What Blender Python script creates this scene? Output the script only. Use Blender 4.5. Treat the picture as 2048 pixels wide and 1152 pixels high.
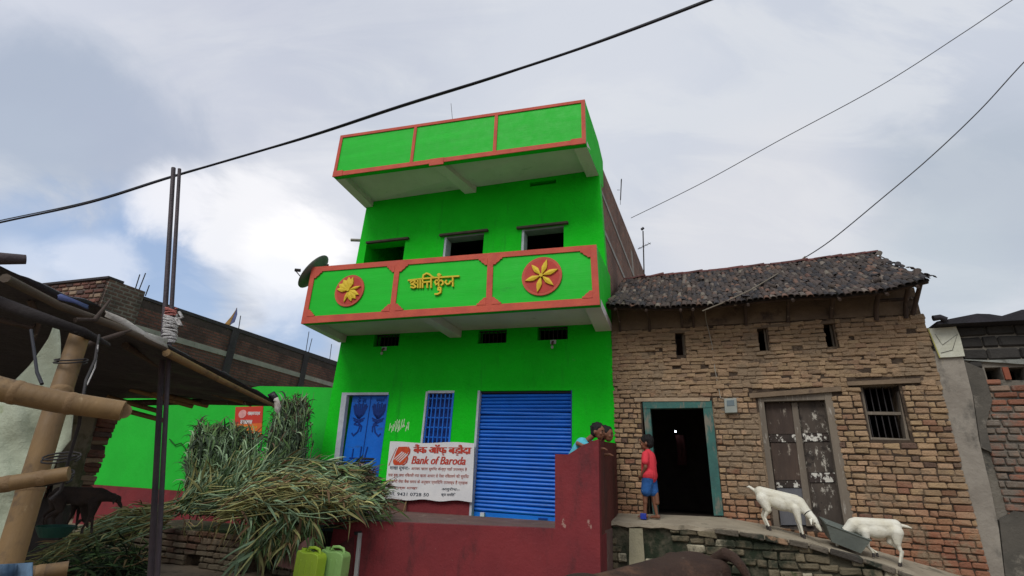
import bpy, bmesh, math, random
import numpy as np
from mathutils import Vector, Matrix, Euler
random.seed(7)
S = bpy.context.scene
for o in list(bpy.data.objects): bpy.data.objects.remove(o)
C = S.collection
R = math.radians
# ------------------------------------------------------------------ camera
EH = 1.6                                   # eye height above the lane
FOC, PIT, ROLL = 1000.0, R(20.9), R(-2.83)
cam = bpy.data.cameras.new('camera'); co = bpy.data.objects.new('camera', cam); C.objects.link(co)
cam.sensor_width = 36; cam.sensor_fit = 'HORIZONTAL'; cam.lens = 36 * FOC / 2048
cam.clip_start = .05; cam.clip_end = 3000
cp, sp, cr, sr = math.cos(PIT), math.sin(PIT), math.cos(ROLL), math.sin(ROLL)
X0, Y0, Z0 = Vector((1, 0, 0)), Vector((0, -sp, cp)), Vector((0, cp, sp))
cx = X0 * cr + Y0 * -sr; cy = X0 * sr + Y0 * cr; cz = -Z0
m = Matrix((cx, cy, cz)).transposed().to_4x4(); m.translation = Vector((0, 0, EH)); co.matrix_world = m
S.camera = co
# ------------------------------------------------------------------ light
SUN_DIR = Vector((-.55, -1.0, 1.25)).normalized()
sl = bpy.data.lights.new('sun', 'SUN'); sl.energy = 1.8; sl.angle = R(28); sl.color = (1, .97, .92)
so = bpy.data.objects.new('sun', sl); C.objects.link(so); so.rotation_euler = SUN_DIR.to_track_quat('Z', 'Y').to_euler(); so.location = (0, 0, 30)
S.view_settings.view_transform = 'Standard'; S.view_settings.look = 'None'; S.view_settings.gamma = 1
S.view_settings.exposure = 0.18
S.view_settings.use_curve_mapping = False
S.cycles.max_bounces = 6; S.cycles.diffuse_bounces = 3; S.cycles.use_denoising = True

def ray(px, py):
    X = (px - 1024) / FOC; Y = (576 - py) / FOC
    X, Y = cr * X + sr * Y, -sr * X + cr * Y
    return Vector((X, cp - Y * sp, sp + Y * cp))
EYE = Vector((0, 0, EH))
def at(px, py, D): r = ray(px, py); return EYE + r * (D / r.y)      # point seen at a pixel, D metres ahead
def athz(px, py, z): r = ray(px, py); return EYE + r * (z / r.z)    # on a level z (relative to the eye)
class Fr:
    def __init__(s, o, th):
        s.o = Vector(o); s.th = th; s.u = Vector((math.cos(th), -math.sin(th), 0)); s.n = Vector((math.sin(th), math.cos(th), 0))
    def W(s, u, d, z): return s.o + s.u * u + s.n * d + Vector((0, 0, z))
    def hit(s, px, py, d=0):
        r = ray(px, py); P = r * ((s.o + s.n * d - EYE).dot(s.n) / r.dot(s.n)) + EYE - s.o
        return P.dot(s.u), P.z
    def px(s, px, py, d=0): u, z = s.hit(px, py, d); return s.W(u, d, z)
G = Fr((1.703, 8.2, EH), R(19.05))
B = Fr(G.W(.05, 0, 0), R(21.7))

# ------------------------------------------------------------------ world
w = bpy.data.worlds.new('World'); S.world = w; w.use_nodes = True
nt = w.node_tree; N = nt.nodes; L = nt.links; N.clear()
def nd(t, **k):
    n = N.new(t)
    for a, b in k.items():
        if a.startswith('i_'): n.inputs[a[2:]].default_value = b
        else: setattr(n, a, b)
    return n
def lk(a, b): L.new(a, b)
def mth(op, a, b=None, clamp=False):
    n = N.new('ShaderNodeMath'); n.operation = op; n.use_clamp = clamp
    for i, v in enumerate((a, b)):
        if v is None: continue
        if hasattr(v, 'links'): lk(v, n.inputs[i])
        else: n.inputs[i].default_value = v
    return n.outputs[0]
def mixc(f, a, b):
    n = N.new('ShaderNodeMix'); n.data_type = 'RGBA'
    for i, v in ((0, f), (6, a), (7, b)):
        if hasattr(v, 'links'): lk(v, n.inputs[i])
        else: n.inputs[i].default_value = v if i == 0 else (*v, 1)
    return n.outputs[2]
sky = nd('ShaderNodeTexSky'); sky.sky_type = 'NISHITA'; sky.sun_disc = False
sky.sun_elevation = math.asin(SUN_DIR.z); sky.sun_rotation = math.atan2(SUN_DIR.x, SUN_DIR.y); sky.air_density = 1.2; sky.dust_density = 2.0
tc = nd('ShaderNodeTexCoord'); D = tc.outputs['Generated']
sep = nd('ShaderNodeSeparateXYZ'); lk(D, sep.inputs[0])
zz = mth('ADD', mth('MAXIMUM', sep.outputs[2], 0.0), 0.35)
cmb = nd('ShaderNodeCombineXYZ'); lk(mth('DIVIDE', sep.outputs[0], zz), cmb.inputs[0]); lk(mth('DIVIDE', sep.outputs[1], zz), cmb.inputs[1])
def wnoise(scale, det, rough, off=0, dist=0):
    mp = nd('ShaderNodeMapping'); mp.inputs['Location'].default_value = (off, off * .7, off * 1.3); lk(cmb.outputs[0], mp.inputs[0])
    n = nd('ShaderNodeTexNoise'); n.inputs['Scale'].default_value = scale; n.inputs['Detail'].default_value = det
    n.inputs['Roughness'].default_value = rough; n.inputs['Distortion'].default_value = dist; lk(mp.outputs[0], n.inputs['Vector']); return n.outputs[0]
def ramp(v, a, b):
    n = N.new('ShaderNodeMapRange'); n.interpolation_type = 'SMOOTHSTEP'; lk(v, n.inputs[0]); n.inputs[1].default_value = a; n.inputs[2].default_value = b; return n.outputs[0]
def blobm(px, py, rad, soft=.5):                      # a cloud bank around one direction, radius in degrees, edge broken by the noise
    n = N.new('ShaderNodeVectorMath'); n.operation = 'DOT_PRODUCT'; lk(D, n.inputs[0]); n.inputs[1].default_value = ray(px, py).normalized()
    return mth('DIVIDE', mth('ARCCOSINE', mth('MINIMUM', n.outputs['Value'], 1.0)), R(rad))
n1 = wnoise(1.6, 7, .55, 3.1, .5); n2 = wnoise(3.6, 8, .6, 9.7, .5); n3 = wnoise(.8, 4, .5, 21.3)
def bank(px, py, rad, amt=1.6):
    d = blobm(px, py, rad)
    return ramp(mth('ADD', mth('SUBTRACT', 1.0, d), mth('MULTIPLY', mth('SUBTRACT', n2, .5), amt)), -.25, .55)
skyc = N.new('ShaderNodeVectorMath'); skyc.operation = 'SCALE'; lk(sky.outputs[0], skyc.inputs[0]); skyc.inputs['Scale'].default_value = .1
mp4 = nd('ShaderNodeMapping'); mp4.inputs['Scale'].default_value = (1.0, 2.6, 1); mp4.inputs['Rotation'].default_value = (0, 0, R(-28)); mp4.inputs['Location'].default_value = (4.4, 1.7, 0); lk(cmb.outputs[0], mp4.inputs[0])
n4 = nd('ShaderNodeTexNoise'); n4.inputs['Scale'].default_value = 2.1; n4.inputs['Detail'].default_value = 8; n4.inputs['Roughness'].default_value = .6; n4.inputs['Distortion'].default_value = .8; lk(mp4.outputs[0], n4.inputs['Vector']); n4 = n4.outputs[0]
col = mixc(ramp(n3, .32, .68), (.46, .505, .595), (.56, .595, .67))
col = mixc(mth('MULTIPLY', ramp(n4, .42, .60), .75), col, (.635, .66, .705))
col = mixc(mth('MULTIPLY', ramp(n1, .54, .66), .55), col, (.50, .53, .62))
bluecol = N.new('ShaderNodeVectorMath'); bluecol.operation = 'MULTIPLY_ADD'
lk(skyc.outputs[0], bluecol.inputs[0]); bluecol.inputs[1].default_value = (.5, .5, .5); bluecol.inputs[2].default_value = (.20, .28, .44)
def layer(px, py, rad, amt, k, c):
    global col
    col = mixc(mth('MULTIPLY', bank(px, py, rad, amt), k), col, c)
layer(330, 90, 16, 1.0, .35, (.52, .54, .64)); layer(40, 60, 9, 1.2, .5, (.60, .63, .71)); layer(130, 230, 9, 1.6, .85, (.35, .41, .52)); layer(280, 290, 6, 1.6, .65, (.40, .45, .56)); layer(60, 330, 5, 1.8, .5, (.42, .48, .58))
layer(1950, 380, 9, 1.6, .75, (.40, .455, .53)); layer(1840, 560, 7, 1.2, .5, (.52, .58, .63)); layer(1500, 470, 12, 1.0, .6, (.68, .68, .71)); layer(1150, 120, 14, 1.2, .35, (.66, .68, .73))
layer(260, 560, 9, 1.9, .85, bluecol.outputs[0]); layer(60, 470, 5, 1.8, .55, bluecol.outputs[0]); layer(600, 660, 4.5, 1.8, .75, bluecol.outputs[0])
layer(640, 420, 8, 1.5, .55, (.72, .73, .78)); layer(500, 455, 5.5, 2.4, .9, (.84, .84, .87)); layer(600, 510, 4.6, 2.2, .95, (.95, .94, .95)); layer(345, 400, 3.6, 2.2, .85, (.84, .84, .88))
layer(180, 530, 3.2, 2.0, .6, (.74, .77, .85)); layer(560, 585, 4, 2.2, .6, (.76, .79, .86)); layer(40, 545, 3, 2.0, .5, (.70, .74, .83))
bg = nd('ShaderNodeBackground'); lk(col, bg.inputs[0]); bg.inputs[1].default_value = 1.0
out = nd('ShaderNodeOutputWorld'); lk(bg.outputs[0], out.inputs[0])

# ------------------------------------------------------------------ materials
MC = {}
def mat(name, c1, c2=None, scale=3., rough=.85, bump=.25, bscale=45., stain=None, stain2=None, rnd=0., hue=0., stretch=(1, 1, 1), metallic=0., spec=.3, weave=0., yaw=None, alt=None, altz=None):
    """stain = (colour, scale, threshold, softness[, stretch]); rnd = per-piece value variation; alt = (colour, share) some pieces take this colour"""
    if name in MC: return MC[name]
    global nt, N, L
    mt = bpy.data.materials.new(name); mt.use_nodes = True; nt = mt.node_tree; N = nt.nodes; L = nt.links; N.clear()
    ge = nd('ShaderNodeNewGeometry'); pos = ge.outputs['Position']
    def vec(st, off=0):
        mp = nd('ShaderNodeMapping'); mp.inputs['Scale'].default_value = st; mp.inputs['Location'].default_value = (off, off, off)
        lk(pos, mp.inputs[0]); return mp.outputs[0]
    def noise(sc, st=(1, 1, 1), off=0, det=5, ro=.6):
        n = nd('ShaderNodeTexNoise'); n.inputs['Scale'].default_value = sc; n.inputs['Detail'].default_value = det; n.inputs['Roughness'].default_value = ro
        lk(vec(st, off), n.inputs['Vector']); return n.outputs[0]
    c2 = c2 or tuple(x * .7 for x in c1)
    c = mixc(ramp(noise(scale, stretch), .3, .7), c1, c2)
    oi = nd('ShaderNodeObjectInfo'); pr = mth('FRACT', mth('ADD', oi.outputs['Random'], ge.outputs['Random Per Island']))
    if alt:
        for k, (ac, share) in enumerate(alt):
            p2 = mth('FRACT', mth('MULTIPLY', pr, 7.13 + 3.7 * k)); c = mixc(mth('LESS_THAN', p2, share), c, ac)
    if rnd or hue:
        hs = nd('ShaderNodeHueSaturation'); lk(c, hs.inputs['Color'])
        lk(mth('ADD', mth('MULTIPLY', mth('SUBTRACT', pr, .5), 2 * rnd), 1.0), hs.inputs['Value'])
        lk(mth('ADD', mth('MULTIPLY', mth('SUBTRACT', mth('FRACT', mth('MULTIPLY', pr, 13.7)), .5), hue), .5), hs.inputs['Hue']); c = hs.outputs[0]
    if altz:                                          # weathering zone by height and place: (colour, z0, z1, amount)
        for ac, z0, z1, am in altz:
            sz = nd('ShaderNodeSeparateXYZ'); lk(pos, sz.inputs[0])
            v = mth('ADD', sz.outputs[2], mth('MULTIPLY', mth('SUBTRACT', noise(1.3, (1, 1, 1), 5), .5), 1.6))
            c = mixc(mth('MULTIPLY', ramp(v, z0, z1), am), c, ac)
    c = mixc(mth('MULTIPLY', noise(90, (1, 1, 1), 3, 3), .28), c, tuple(x * .55 for x in c1))
    for k, stn in enumerate((stain, stain2)):
        if stn:
            f = ramp(noise(stn[1], stn[4] if len(stn) > 4 else (1, 1, 1), 11 + 7 * k, 8, .68), stn[2], stn[2] + stn[3])
            c = mixc(f, c, stn[0])
    p = nd('ShaderNodeBsdfPrincipled'); lk(c, p.inputs['Base Color'])
    p.inputs['Metallic'].default_value = metallic; p.inputs['Specular IOR Level'].default_value = spec
    lk(mth('ADD', mth('MULTIPLY', noise(7, (1, 1, 1), 2, 3), .3), rough - .15, True), p.inputs['Roughness'])
    if bump:
        bp = nd('ShaderNodeBump'); bp.inputs['Strength'].default_value = bump; bp.inputs['Distance'].default_value = .02
        h = mth('ADD', noise(bscale, stretch, 1, 6, .65), mth('MULTIPLY', noise(bscale * .2, stretch, 4, 4), 1.2))
        if weave:
            wv = nd('ShaderNodeTexChecker'); wv.inputs['Scale'].default_value = weave; lk(vec((1, 1, 1)), wv.inputs[0]); h = mth('ADD', h, mth('MULTIPLY', wv.outputs[1], .5))
        lk(h, bp.inputs['Height']); lk(bp.outputs[0], p.inputs['Normal'])
    ou = nd('ShaderNodeOutputMaterial'); lk(p.outputs[0], ou.inputs[0]); MC[name] = mt
    return mt
def brickmat(name, yaw, bw, bh, cols, mortar, mort=.12, bump=.5, dark=None):
    """coursed brickwork too far off to tell brick from brick: procedural courses in the wall's own plane"""
    if name in MC: return MC[name]
    global nt, N, L
    mt = bpy.data.materials.new(name); mt.use_nodes = True; nt = mt.node_tree; N = nt.nodes; L = nt.links; N.clear()
    ge = nd('ShaderNodeNewGeometry'); vr = nd('ShaderNodeVectorRotate'); vr.rotation_type = 'Z_AXIS'; lk(ge.outputs['Position'], vr.inputs['Vector']); vr.inputs['Angle'].default_value = yaw
    sx = nd('ShaderNodeSeparateXYZ'); lk(vr.outputs[0], sx.inputs[0]); cb = nd('ShaderNodeCombineXYZ'); lk(sx.outputs[0], cb.inputs[0]); lk(sx.outputs[2], cb.inputs[1])
    ns0 = nd('ShaderNodeTexNoise', ); ns0.inputs['Scale'].default_value = 9; lk(ge.outputs['Position'], ns0.inputs['Vector'])
    va = nd('ShaderNodeVectorMath'); va.operation = 'MULTIPLY_ADD'; lk(ns0.outputs[1], va.inputs[0]); va.inputs[1].default_value = (.02, .02, 0); lk(cb.outputs[0], va.inputs[2])
    bt = nd('ShaderNodeTexBrick'); lk(va.outputs[0], bt.inputs['Vector']); bt.inputs['Scale'].default_value = 1
    bt.inputs['Brick Width'].default_value = bw; bt.inputs['Row Height'].default_value = bh; bt.inputs['Mortar Size'].default_value = mort * bh; bt.inputs['Mortar Smooth'].default_value = .3
    bt.inputs['Color1'].default_value = (*cols[0], 1); bt.inputs['Color2'].default_value = (*cols[1], 1); bt.inputs['Mortar'].default_value = (*mortar, 1)
    ns = nd('ShaderNodeTexNoise'); ns.inputs['Scale'].default_value = 1.1; ns.inputs['Detail'].default_value = 9; ns.inputs['Roughness'].default_value = .7; lk(ge.outputs['Position'], ns.inputs['Vector'])
    c = mixc(mth('MULTIPLY', ramp(ns.outputs[0], .42, .62), .75), bt.outputs[0], dark or tuple(x * .35 for x in cols[0]))
    p = nd('ShaderNodeBsdfPrincipled'); lk(c, p.inputs['Base Color']); p.inputs['Roughness'].default_value = .92; p.inputs['Specular IOR Level'].default_value = .2
    bp = nd('ShaderNodeBump'); bp.inputs['Strength'].default_value = bump; bp.inputs['Distance'].default_value = .03; bp.invert = True
    lk(mth('ADD', bt.outputs[1], mth('MULTIPLY', ns.outputs[0], .5)), bp.inputs['Height']); lk(bp.outputs[0], p.inputs['Normal'])
    ou = nd('ShaderNodeOutputMaterial'); lk(p.outputs[0], ou.inputs[0]); MC[name] = mt
    return mt
GREEN = mat('green_limewash', (.004, .60, .010), (.003, .50, .008), 1.3, .75, .45, 22, stain=((.006, .36, .012), 5, .56, .22, (1, 1, .13)), stain2=((.05, .50, .05), 3, .64, .10), spec=.2)
GREENB = mat('green_gloss_paint', (.003, .53, .018), (.002, .46, .014), 2., .6, .14, 22, stretch=(.25, .25, 2.2), stain=((.0, .24, .014), 3, .62, .15, (.3, .3, 2)), spec=.3)
CORAL = mat('coral_red_paint', (.56, .10, .055), (.46, .075, .05), 4, .7, .3, 35, stain=((.30, .06, .04), 6, .66, .1))
OXIDE = mat('red_oxide_wash', (.20, .026, .030), (.155, .021, .026), 1.6, .8, .35, 28, stain=((.075, .018, .02), 2.5, .52, .2, (1, 1, .4)), stain2=((.30, .17, .14), 8, .665, .05, (1, 1, .6)))
YELLOW = mat('yellow_paint', (.72, .52, .03), (.6, .42, .02), 8, .6, .2)
SOFFIT = mat('soffit_whitewash', (.70, .68, .66), (.58, .57, .55), 1.2, .9, .15, 20, stain=((.20, .25, .2), 3, .6, .2))
CONC = mat('grey_cement', (.34, .32, .28), (.25, .24, .21), 3, .9, .4, 30, stain=((.15, .14, .12), 4, .58, .15))
BLUE = mat('blue_enamel', (.004, .15, .66), (.003, .12, .54), 2, .5, .2, 20, stain=((.02, .10, .34), 5, .60, .12, (.4, .4, 1.5)), stain2=((.16, .22, .32), 9, .69, .06), rnd=.10, spec=.35)
BLUED = mat('dark_blue_paint', (.004, .04, .25), (.004, .03, .2), 4, .5, .1)
WFRAME = mat('pale_frame_paint', (.55, .58, .62), (.42, .45, .5), 7, .7, .2, stain=((.25, .24, .23), 9, .65, .08))
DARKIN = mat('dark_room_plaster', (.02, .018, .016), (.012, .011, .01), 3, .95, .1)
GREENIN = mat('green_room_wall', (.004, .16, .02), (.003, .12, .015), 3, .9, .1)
WOODG = mat('weathered_grey_wood', (.20, .165, .125), (.12, .10, .08), 3, .9, .6, 30, stretch=(1, 1, .15), stain=((.38, .35, .30), 8, .58, .1, (2, 2, .4)))
WOODD = mat('old_dark_wood', (.085, .066, .052), (.045, .036, .03), 5, .85, .6, 25, stretch=(1, 1, .2), stain=((.42, .39, .33), 11, .56, .10, (1.3, 1.3, .7)), stain2=((.03, .024, .02), 6, .54, .08))
WOODD2 = mat('old_brown_wood', (.085, .058, .044), (.045, .032, .026), 5, .85, .6, 25, stretch=(1, 1, .2), stain=((.30, .26, .21), 9, .60, .10, (1.3, 1.3, .5)))
TEAL = mat('worn_teal_paint', (.045, .14, .12), (.035, .10, .09), 5, .8, .3, 30, stain=((.17, .155, .12), 5, .48, .14, (1.5, 1.5, .5)))
MUD = mat('mud_mortar', (.070, .048, .032), (.042, .029, .021), 3, .95, .9, 35, stain=((.10, .07, .05), 6, .59, .12), stain2=((.215, .155, .10), 1.5, .50, .10))
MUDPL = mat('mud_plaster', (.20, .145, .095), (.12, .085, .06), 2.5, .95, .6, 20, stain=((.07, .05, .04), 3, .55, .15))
BRICK = mat('sun_worn_brick', (.37, .245, .14), (.28, .185, .11), 2.2, .92, 1., 40, rnd=.24, hue=.02,
            alt=(((.20, .095, .06), .07), ((.12, .075, .055), .07), ((.38, .25, .15), .15)),
            altz=(((.30, .21, .13), 2.2, 3.4, .6), ((.33, .10, .05), 1.75, .75, .75), ((.11, .065, .05), 1.3, .8, .35)), stain=((.10, .07, .05), 6, .59, .12), stain2=((.235, .17, .11), 1.5, .50, .10))
BRICKD = mat('sooty_brick', (.17, .075, .055), (.10, .05, .04), 3, .92, .7, 40, rnd=.3, alt=(((.26, .19, .13), .3), ((.07, .05, .045), .15)), stain=((.03, .028, .024), 2, .56, .15))
BRICKR = mat('red_brick', (.27, .115, .07), (.20, .09, .06), 3, .92, .8, 40, rnd=.3, alt=(((.20, .15, .11), .3),), stain=((.15, .125, .10), 2.5, .44, .15), stain2=((.24, .21, .17), 5, .58, .1))
BLOCKD = mat('black_stained_block', (.045, .042, .038), (.03, .028, .026), 3, .92, .6, 30, rnd=.3, stain=((.13, .13, .115), 7, .66, .08))
STONE = mat('retaining_stone', (.20, .165, .105), (.12, .10, .065), 3, .93, .8, 35, rnd=.25, alt=(((.26, .12, .08), .04), ((.40, .36, .26), .22)), stain=((.025, .03, .018), 2.0, .47, .14), stain2=((.045, .06, .022), 6, .60, .08))
STONEM = mat('mossy_mortar', (.095, .085, .058), (.055, .05, .035), 4, .95, .9, 25, stain=((.018, .026, .014), 2.0, .46, .12), stain2=((.30, .28, .22), 7, .68, .05))
SLABT = mat('worn_walkway_cement', (.36, .31, .23), (.27, .23, .17), 3, .92, .5, 30, stain=((.16, .14, .10), 4, .58, .12))
TILE = mat('sooty_clay_tile', (.070, .050, .040), (.042, .032, .027), 2.5, .8, .7, 50, rnd=.35, hue=.02, alt=(((.12, .065, .045), .12), ((.15, .125, .10), .14), ((.026, .024, .026), .25)), stain=((.20, .19, .15), 24, .68, .06))
TILER = mat('red_ridge_tile', (.12, .045, .04), (.07, .032, .03), 5, .85, .6, 40, rnd=.35)
EARTH = mat('dry_earth', (.26, .20, .135), (.18, .14, .095), 1.5, .95, 1., 16, stain=((.10, .085, .06), 3, .55, .12), stain2=((.06, .08, .03), 5, .66, .1))
BAMB = mat('bamboo_culm', (.235, .145, .060), (.15, .092, .042), 6, .6, .2, 50, stretch=(1, 1, .25), stain=((.085, .055, .033), 6, .52, .15), stain2=((.30, .22, .12), 14, .62, .1, (1, 1, .3)), spec=.3)
BAMN = mat('bamboo_node', (.24, .15, .07), (.16, .10, .05), 8, .7, .4)
STEEL = mat('rusty_dark_steel', (.055, .035, .042), (.03, .022, .03), 6, .6, .3, 60, stain=((.13, .05, .03), 9, .62, .1), spec=.5)
ROPE = mat('pale_rope', (.62, .60, .58), (.42, .40, .38), 30, .9, .8, 120)
ROPEP = mat('pink_rope', (.50, .18, .15), (.4, .12, .1), 30, .9, .8, 120)
TARP = mat('black_tarpaulin', (.030, .026, .034), (.018, .016, .022), 2, .6, .8, 9, stain=((.06, .055, .06), 3, .62, .1), spec=.4)
SACK = mat('woven_plastic_sack', (.46, .50, .38), (.34, .38, .28), 3, .7, .6, 14, weave=110, stain=((.24, .29, .14), 3, .58, .12))
CLOTH = mat('dusty_white_cloth', (.55, .52, .48), (.4, .37, .33), 6, .9, .6, 20)
BLACK = mat('black_rubber', (.008, .008, .014), (.012, .012, .018), 5, .6, .1)
WIRE = mat('thin_grey_wire', (.06, .06, .065), (.04, .04, .045), 5, .6, 0)
IRON = mat('dark_iron', (.035, .03, .03), (.02, .018, .018), 9, .7, .3)
WHITE = mat('white_board_paint', (.72, .71, .70), (.62, .62, .63), 3, .8, .1, stain=((.5, .48, .5), 4, .62, .12))
REDL = mat('red_lettering', (.50, .05, .03), (.42, .05, .03), 8, .7, 0)
ORANGEL = mat('orange_red_logo', (.58, .09, .02), (.45, .03, .02), 4, .7, 0)
INK = mat('dark_lettering', (.03, .05, .075), (.03, .04, .06), 8, .7, 0)
PINKL = mat('faded_red_lettering', (.45, .14, .10), (.4, .12, .1), 8, .7, 0)
POSTER = mat('red_poster_print', (.55, .035, .02), (.5, .05, .02), 3, .6, .05)
POSTERO = mat('orange_poster_print', (.72, .16, .02), (.62, .12, .02), 3, .6, .05)
JY = mat('yellow_green_plastic', (.42, .60, .04), (.34, .50, .04), 2, .45, .15, stain=((.22, .28, .05), 3, .58, .12), spec=.45)
JG = mat('pale_green_plastic', (.30, .52, .16), (.26, .46, .13), 2, .45, .15, stain=((.2, .3, .1), 4, .6, .12), spec=.45)
TIN = mat('galvanised_tin', (.17, .19, .165), (.12, .135, .12), 4, .55, .2, metallic=.35, stain=((.07, .06, .05), 5, .62, .1))
SKIN = mat('brown_skin', (.20, .085, .045), (.17, .07, .038), 9, .6, .1, spec=.4)
HAIR = mat('black_hair', (.008, .007, .007), (.012, .01, .01), 30, .6, .9, 90)
TEE = mat('red_cotton', (.70, .05, .07), (.58, .035, .05), 8, .9, .5, 18)
DENIM = mat('blue_denim', (.03, .13, .38), (.02, .08, .25), 8, .9, .5, 30, stain=((.45, .5, .58), 11, .64, .04))
CYAN = mat('cyan_cotton', (.10, .48, .58), (.08, .38, .5), 8, .9, .5, 18)
GOATM = mat('white_goat_coat', (.76, .74, .64), (.66, .62, .49), 6, .95, .35, 150, stain=((.56, .48, .32), 5, .60, .14), stain2=((.62, .58, .45), 14, .60, .1))
GOATD = mat('dark_goat_coat', (.028, .02, .018), (.05, .034, .026), 6, .9, .6, 60)
HORN = mat('dark_hoof', (.05, .04, .035), (.035, .03, .028), 8, .6, .2)
COWM = mat('brown_cow_hide', (.085, .050, .036), (.055, .034, .027), 2.2, .8, 1., 170, stain=((.19, .10, .06), 2.6, .52, .2), stain2=((.16, .125, .095), 9, .60, .1), spec=.2)
PVC = mat('pale_pvc', (.5, .5, .48), (.4, .4, .38), 8, .6, .1)
DISHM = mat('grey_dish_metal', (.20, .21, .195), (.15, .16, .15), 4, .6, .1, metallic=.2)
SLABP = mat('pink_stone_slab', (.33, .17, .15), (.25, .13, .12), 4, .9, .4, 30)
def leafmat(name, c1, c2):
    return mat(name, c1, c2, 9, .7, .2, 60, rnd=.45, hue=.03, spec=.25)
LEAF = [leafmat('fodder_green', (.115, .19, .065), (.075, .135, .05)), leafmat('fodder_grey_green', (.25, .35, .20), (.18, .27, .155)),
        leafmat('fodder_yellowing', (.38, .36, .14), (.28, .27, .11)), leafmat('fodder_dry', (.26, .17, .085), (.18, .115, .06)), leafmat('fodder_dark', (.035, .055, .028), (.026, .042, .022)),
        leafmat('fodder_tassel', (.115, .07, .045), (.08, .05, .035))]

# ------------------------------------------------------------------ mesh helpers
WL = {}
def tag(o, label=None, cat=None, group=None, kind=None):
    for k, v in (('label', label), ('category', cat), ('group', group), ('kind', kind)):
        if v: o[k] = v
    return o
def empty(name, loc, label, cat, group=None, kind=None):
    o = bpy.data.objects.new(name, None); C.objects.link(o); o.location = loc; o.empty_display_size = .2; WL[o.name] = Vector(loc)
    return tag(o, label, cat, group, kind)
class MB:
    def __init__(s): s.v = []; s.f = []; s.m = []; s.sm = []
    def add(s, vs, fs, mi=0, smooth=False):
        b = len(s.v); s.v += [Vector(x) for x in vs]
        for f in fs: s.f.append(tuple(b + i for i in f)); s.m.append(mi); s.sm.append(smooth)
        return s
    def hexa(s, p, mi=0):      # 8 points: bottom 4 (ccw), top 4
        return s.add(p, [(3, 2, 1, 0), (4, 5, 6, 7), (0, 1, 5, 4), (1, 2, 6, 5), (2, 3, 7, 6), (3, 0, 4, 7)], mi)
    def box(s, fr, u0, u1, d0, d1, z0, z1, mi=0):
        return s.hexa([fr.W(u0, d0, z0), fr.W(u1, d0, z0), fr.W(u1, d1, z0), fr.W(u0, d1, z0), fr.W(u0, d0, z1), fr.W(u1, d0, z1), fr.W(u1, d1, z1), fr.W(u0, d1, z1)], mi)
    def prism(s, pts, off, mi=0):   # closed outline + extrusion vector
        n = len(pts); a = [Vector(p) for p in pts]; b = [p + Vector(off) for p in a]
        nrm = Vector((0, 0, 0))
        for i in range(n): nrm += a[i].cross(a[(i + 1) % n])
        if nrm.dot(Vector(off)) > 0: a.reverse(); b.reverse()
        return s.add(a + b, [tuple(range(n)), tuple(reversed(range(n, 2 * n)))] + [(i, n + i, n + (i + 1) % n, (i + 1) % n) for i in range(n)], mi)
    def tube(s, pts, r, sides=8, mi=0, cap=True, smooth=True):
        pts = [Vector(p) for p in pts]; rs = r if isinstance(r, (list, tuple)) else [r] * len(pts)
        prev = None; rings = []
        for i, p in enumerate(pts):
            t = (pts[min(i + 1, len(pts) - 1)] - pts[max(i - 1, 0)]).normalized()
            if prev is None: a = t.cross(Vector((0, 0, 1)) if abs(t.z) < .9 else Vector((1, 0, 0))).normalized()
            else: a = (prev - t * prev.dot(t)).normalized()
            prev = a; b = t.cross(a)
            rings.append([p + (a * math.cos(2 * math.pi * k / sides) + b * math.sin(2 * math.pi * k / sides)) * rs[i] for k in range(sides)])
        vs = [v for g in rings for v in g]; fs = []
        for i in range(len(pts) - 1):
            for k in range(sides):
                k2 = (k + 1) % sides; fs.append((i * sides + k, i * sides + k2, (i + 1) * sides + k2, (i + 1) * sides + k))
        s.add(vs, fs, mi, smooth)
        if cap:
            n = len(pts); s.add(rings[0], [tuple(reversed(range(sides)))], mi); s.add(rings[-1], [tuple(range(sides))], mi)
        return s
    def ell(s, c, r, mi=0, seg=14, rings=8, rot=None):
        c = Vector(c); r = Vector(r) if hasattr(r, '__len__') else Vector((r, r, r)); vs = []; fs = []
        q = rot or Matrix.Identity(3)
        vs.append(c + q @ Vector((0, 0, -r.z)))
        for i in range(1, rings):
            a = -math.pi / 2 + math.pi * i / rings
            for k in range(seg):
                t = 2 * math.pi * k / seg; vs.append(c + q @ Vector((math.cos(a) * math.cos(t) * r.x, math.cos(a) * math.sin(t) * r.y, math.sin(a) * r.z)))
        vs.append(c + q @ Vector((0, 0, r.z))); top = len(vs) - 1
        for k in range(seg): fs.append((0, 1 + (k + 1) % seg, 1 + k))
        for i in range(rings - 2):
            for k in range(seg):
                a = 1 + i * seg + k; b = 1 + i * seg + (k + 1) % seg; fs.append((a, b, b + seg, a + seg))
        for k in range(seg): fs.append((top, 1 + (rings - 2) * seg + k, 1 + (rings - 2) * seg + (k + 1) % seg))
        return s.add(vs, fs, mi, True)
    def mesh(s, name, mats, origin=None):
        c = origin if origin is not None else (sum(s.v, Vector()) / max(1, len(s.v)))
        me = bpy.data.meshes.new(name); me.from_pydata([v - c for v in s.v], [], s.f)
        for mm in (mats if isinstance(mats, (list, tuple)) else [mats]): me.materials.append(mm)
        me.polygons.foreach_set('material_index', s.m); me.polygons.foreach_set('use_smooth', s.sm); me.update()
        return me, c
    def build(s, name, mats, parent=None, **tg):
        me, c = s.mesh(name, mats); return link(name, me, c, parent, **tg)
def link(name, me, c, parent=None, label=None, cat=None, group=None, kind=None, rot=None, scale=None):
    o = bpy.data.objects.new(name, me); C.objects.link(o); WL[o.name] = Vector(c)
    if parent: o.parent = parent; o.location = Vector(c) - WL[parent.name]
    else: o.location = c
    if rot: o.rotation_euler = rot
    if scale: o.scale = scale
    return tag(o, label, cat, group, kind)
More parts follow.
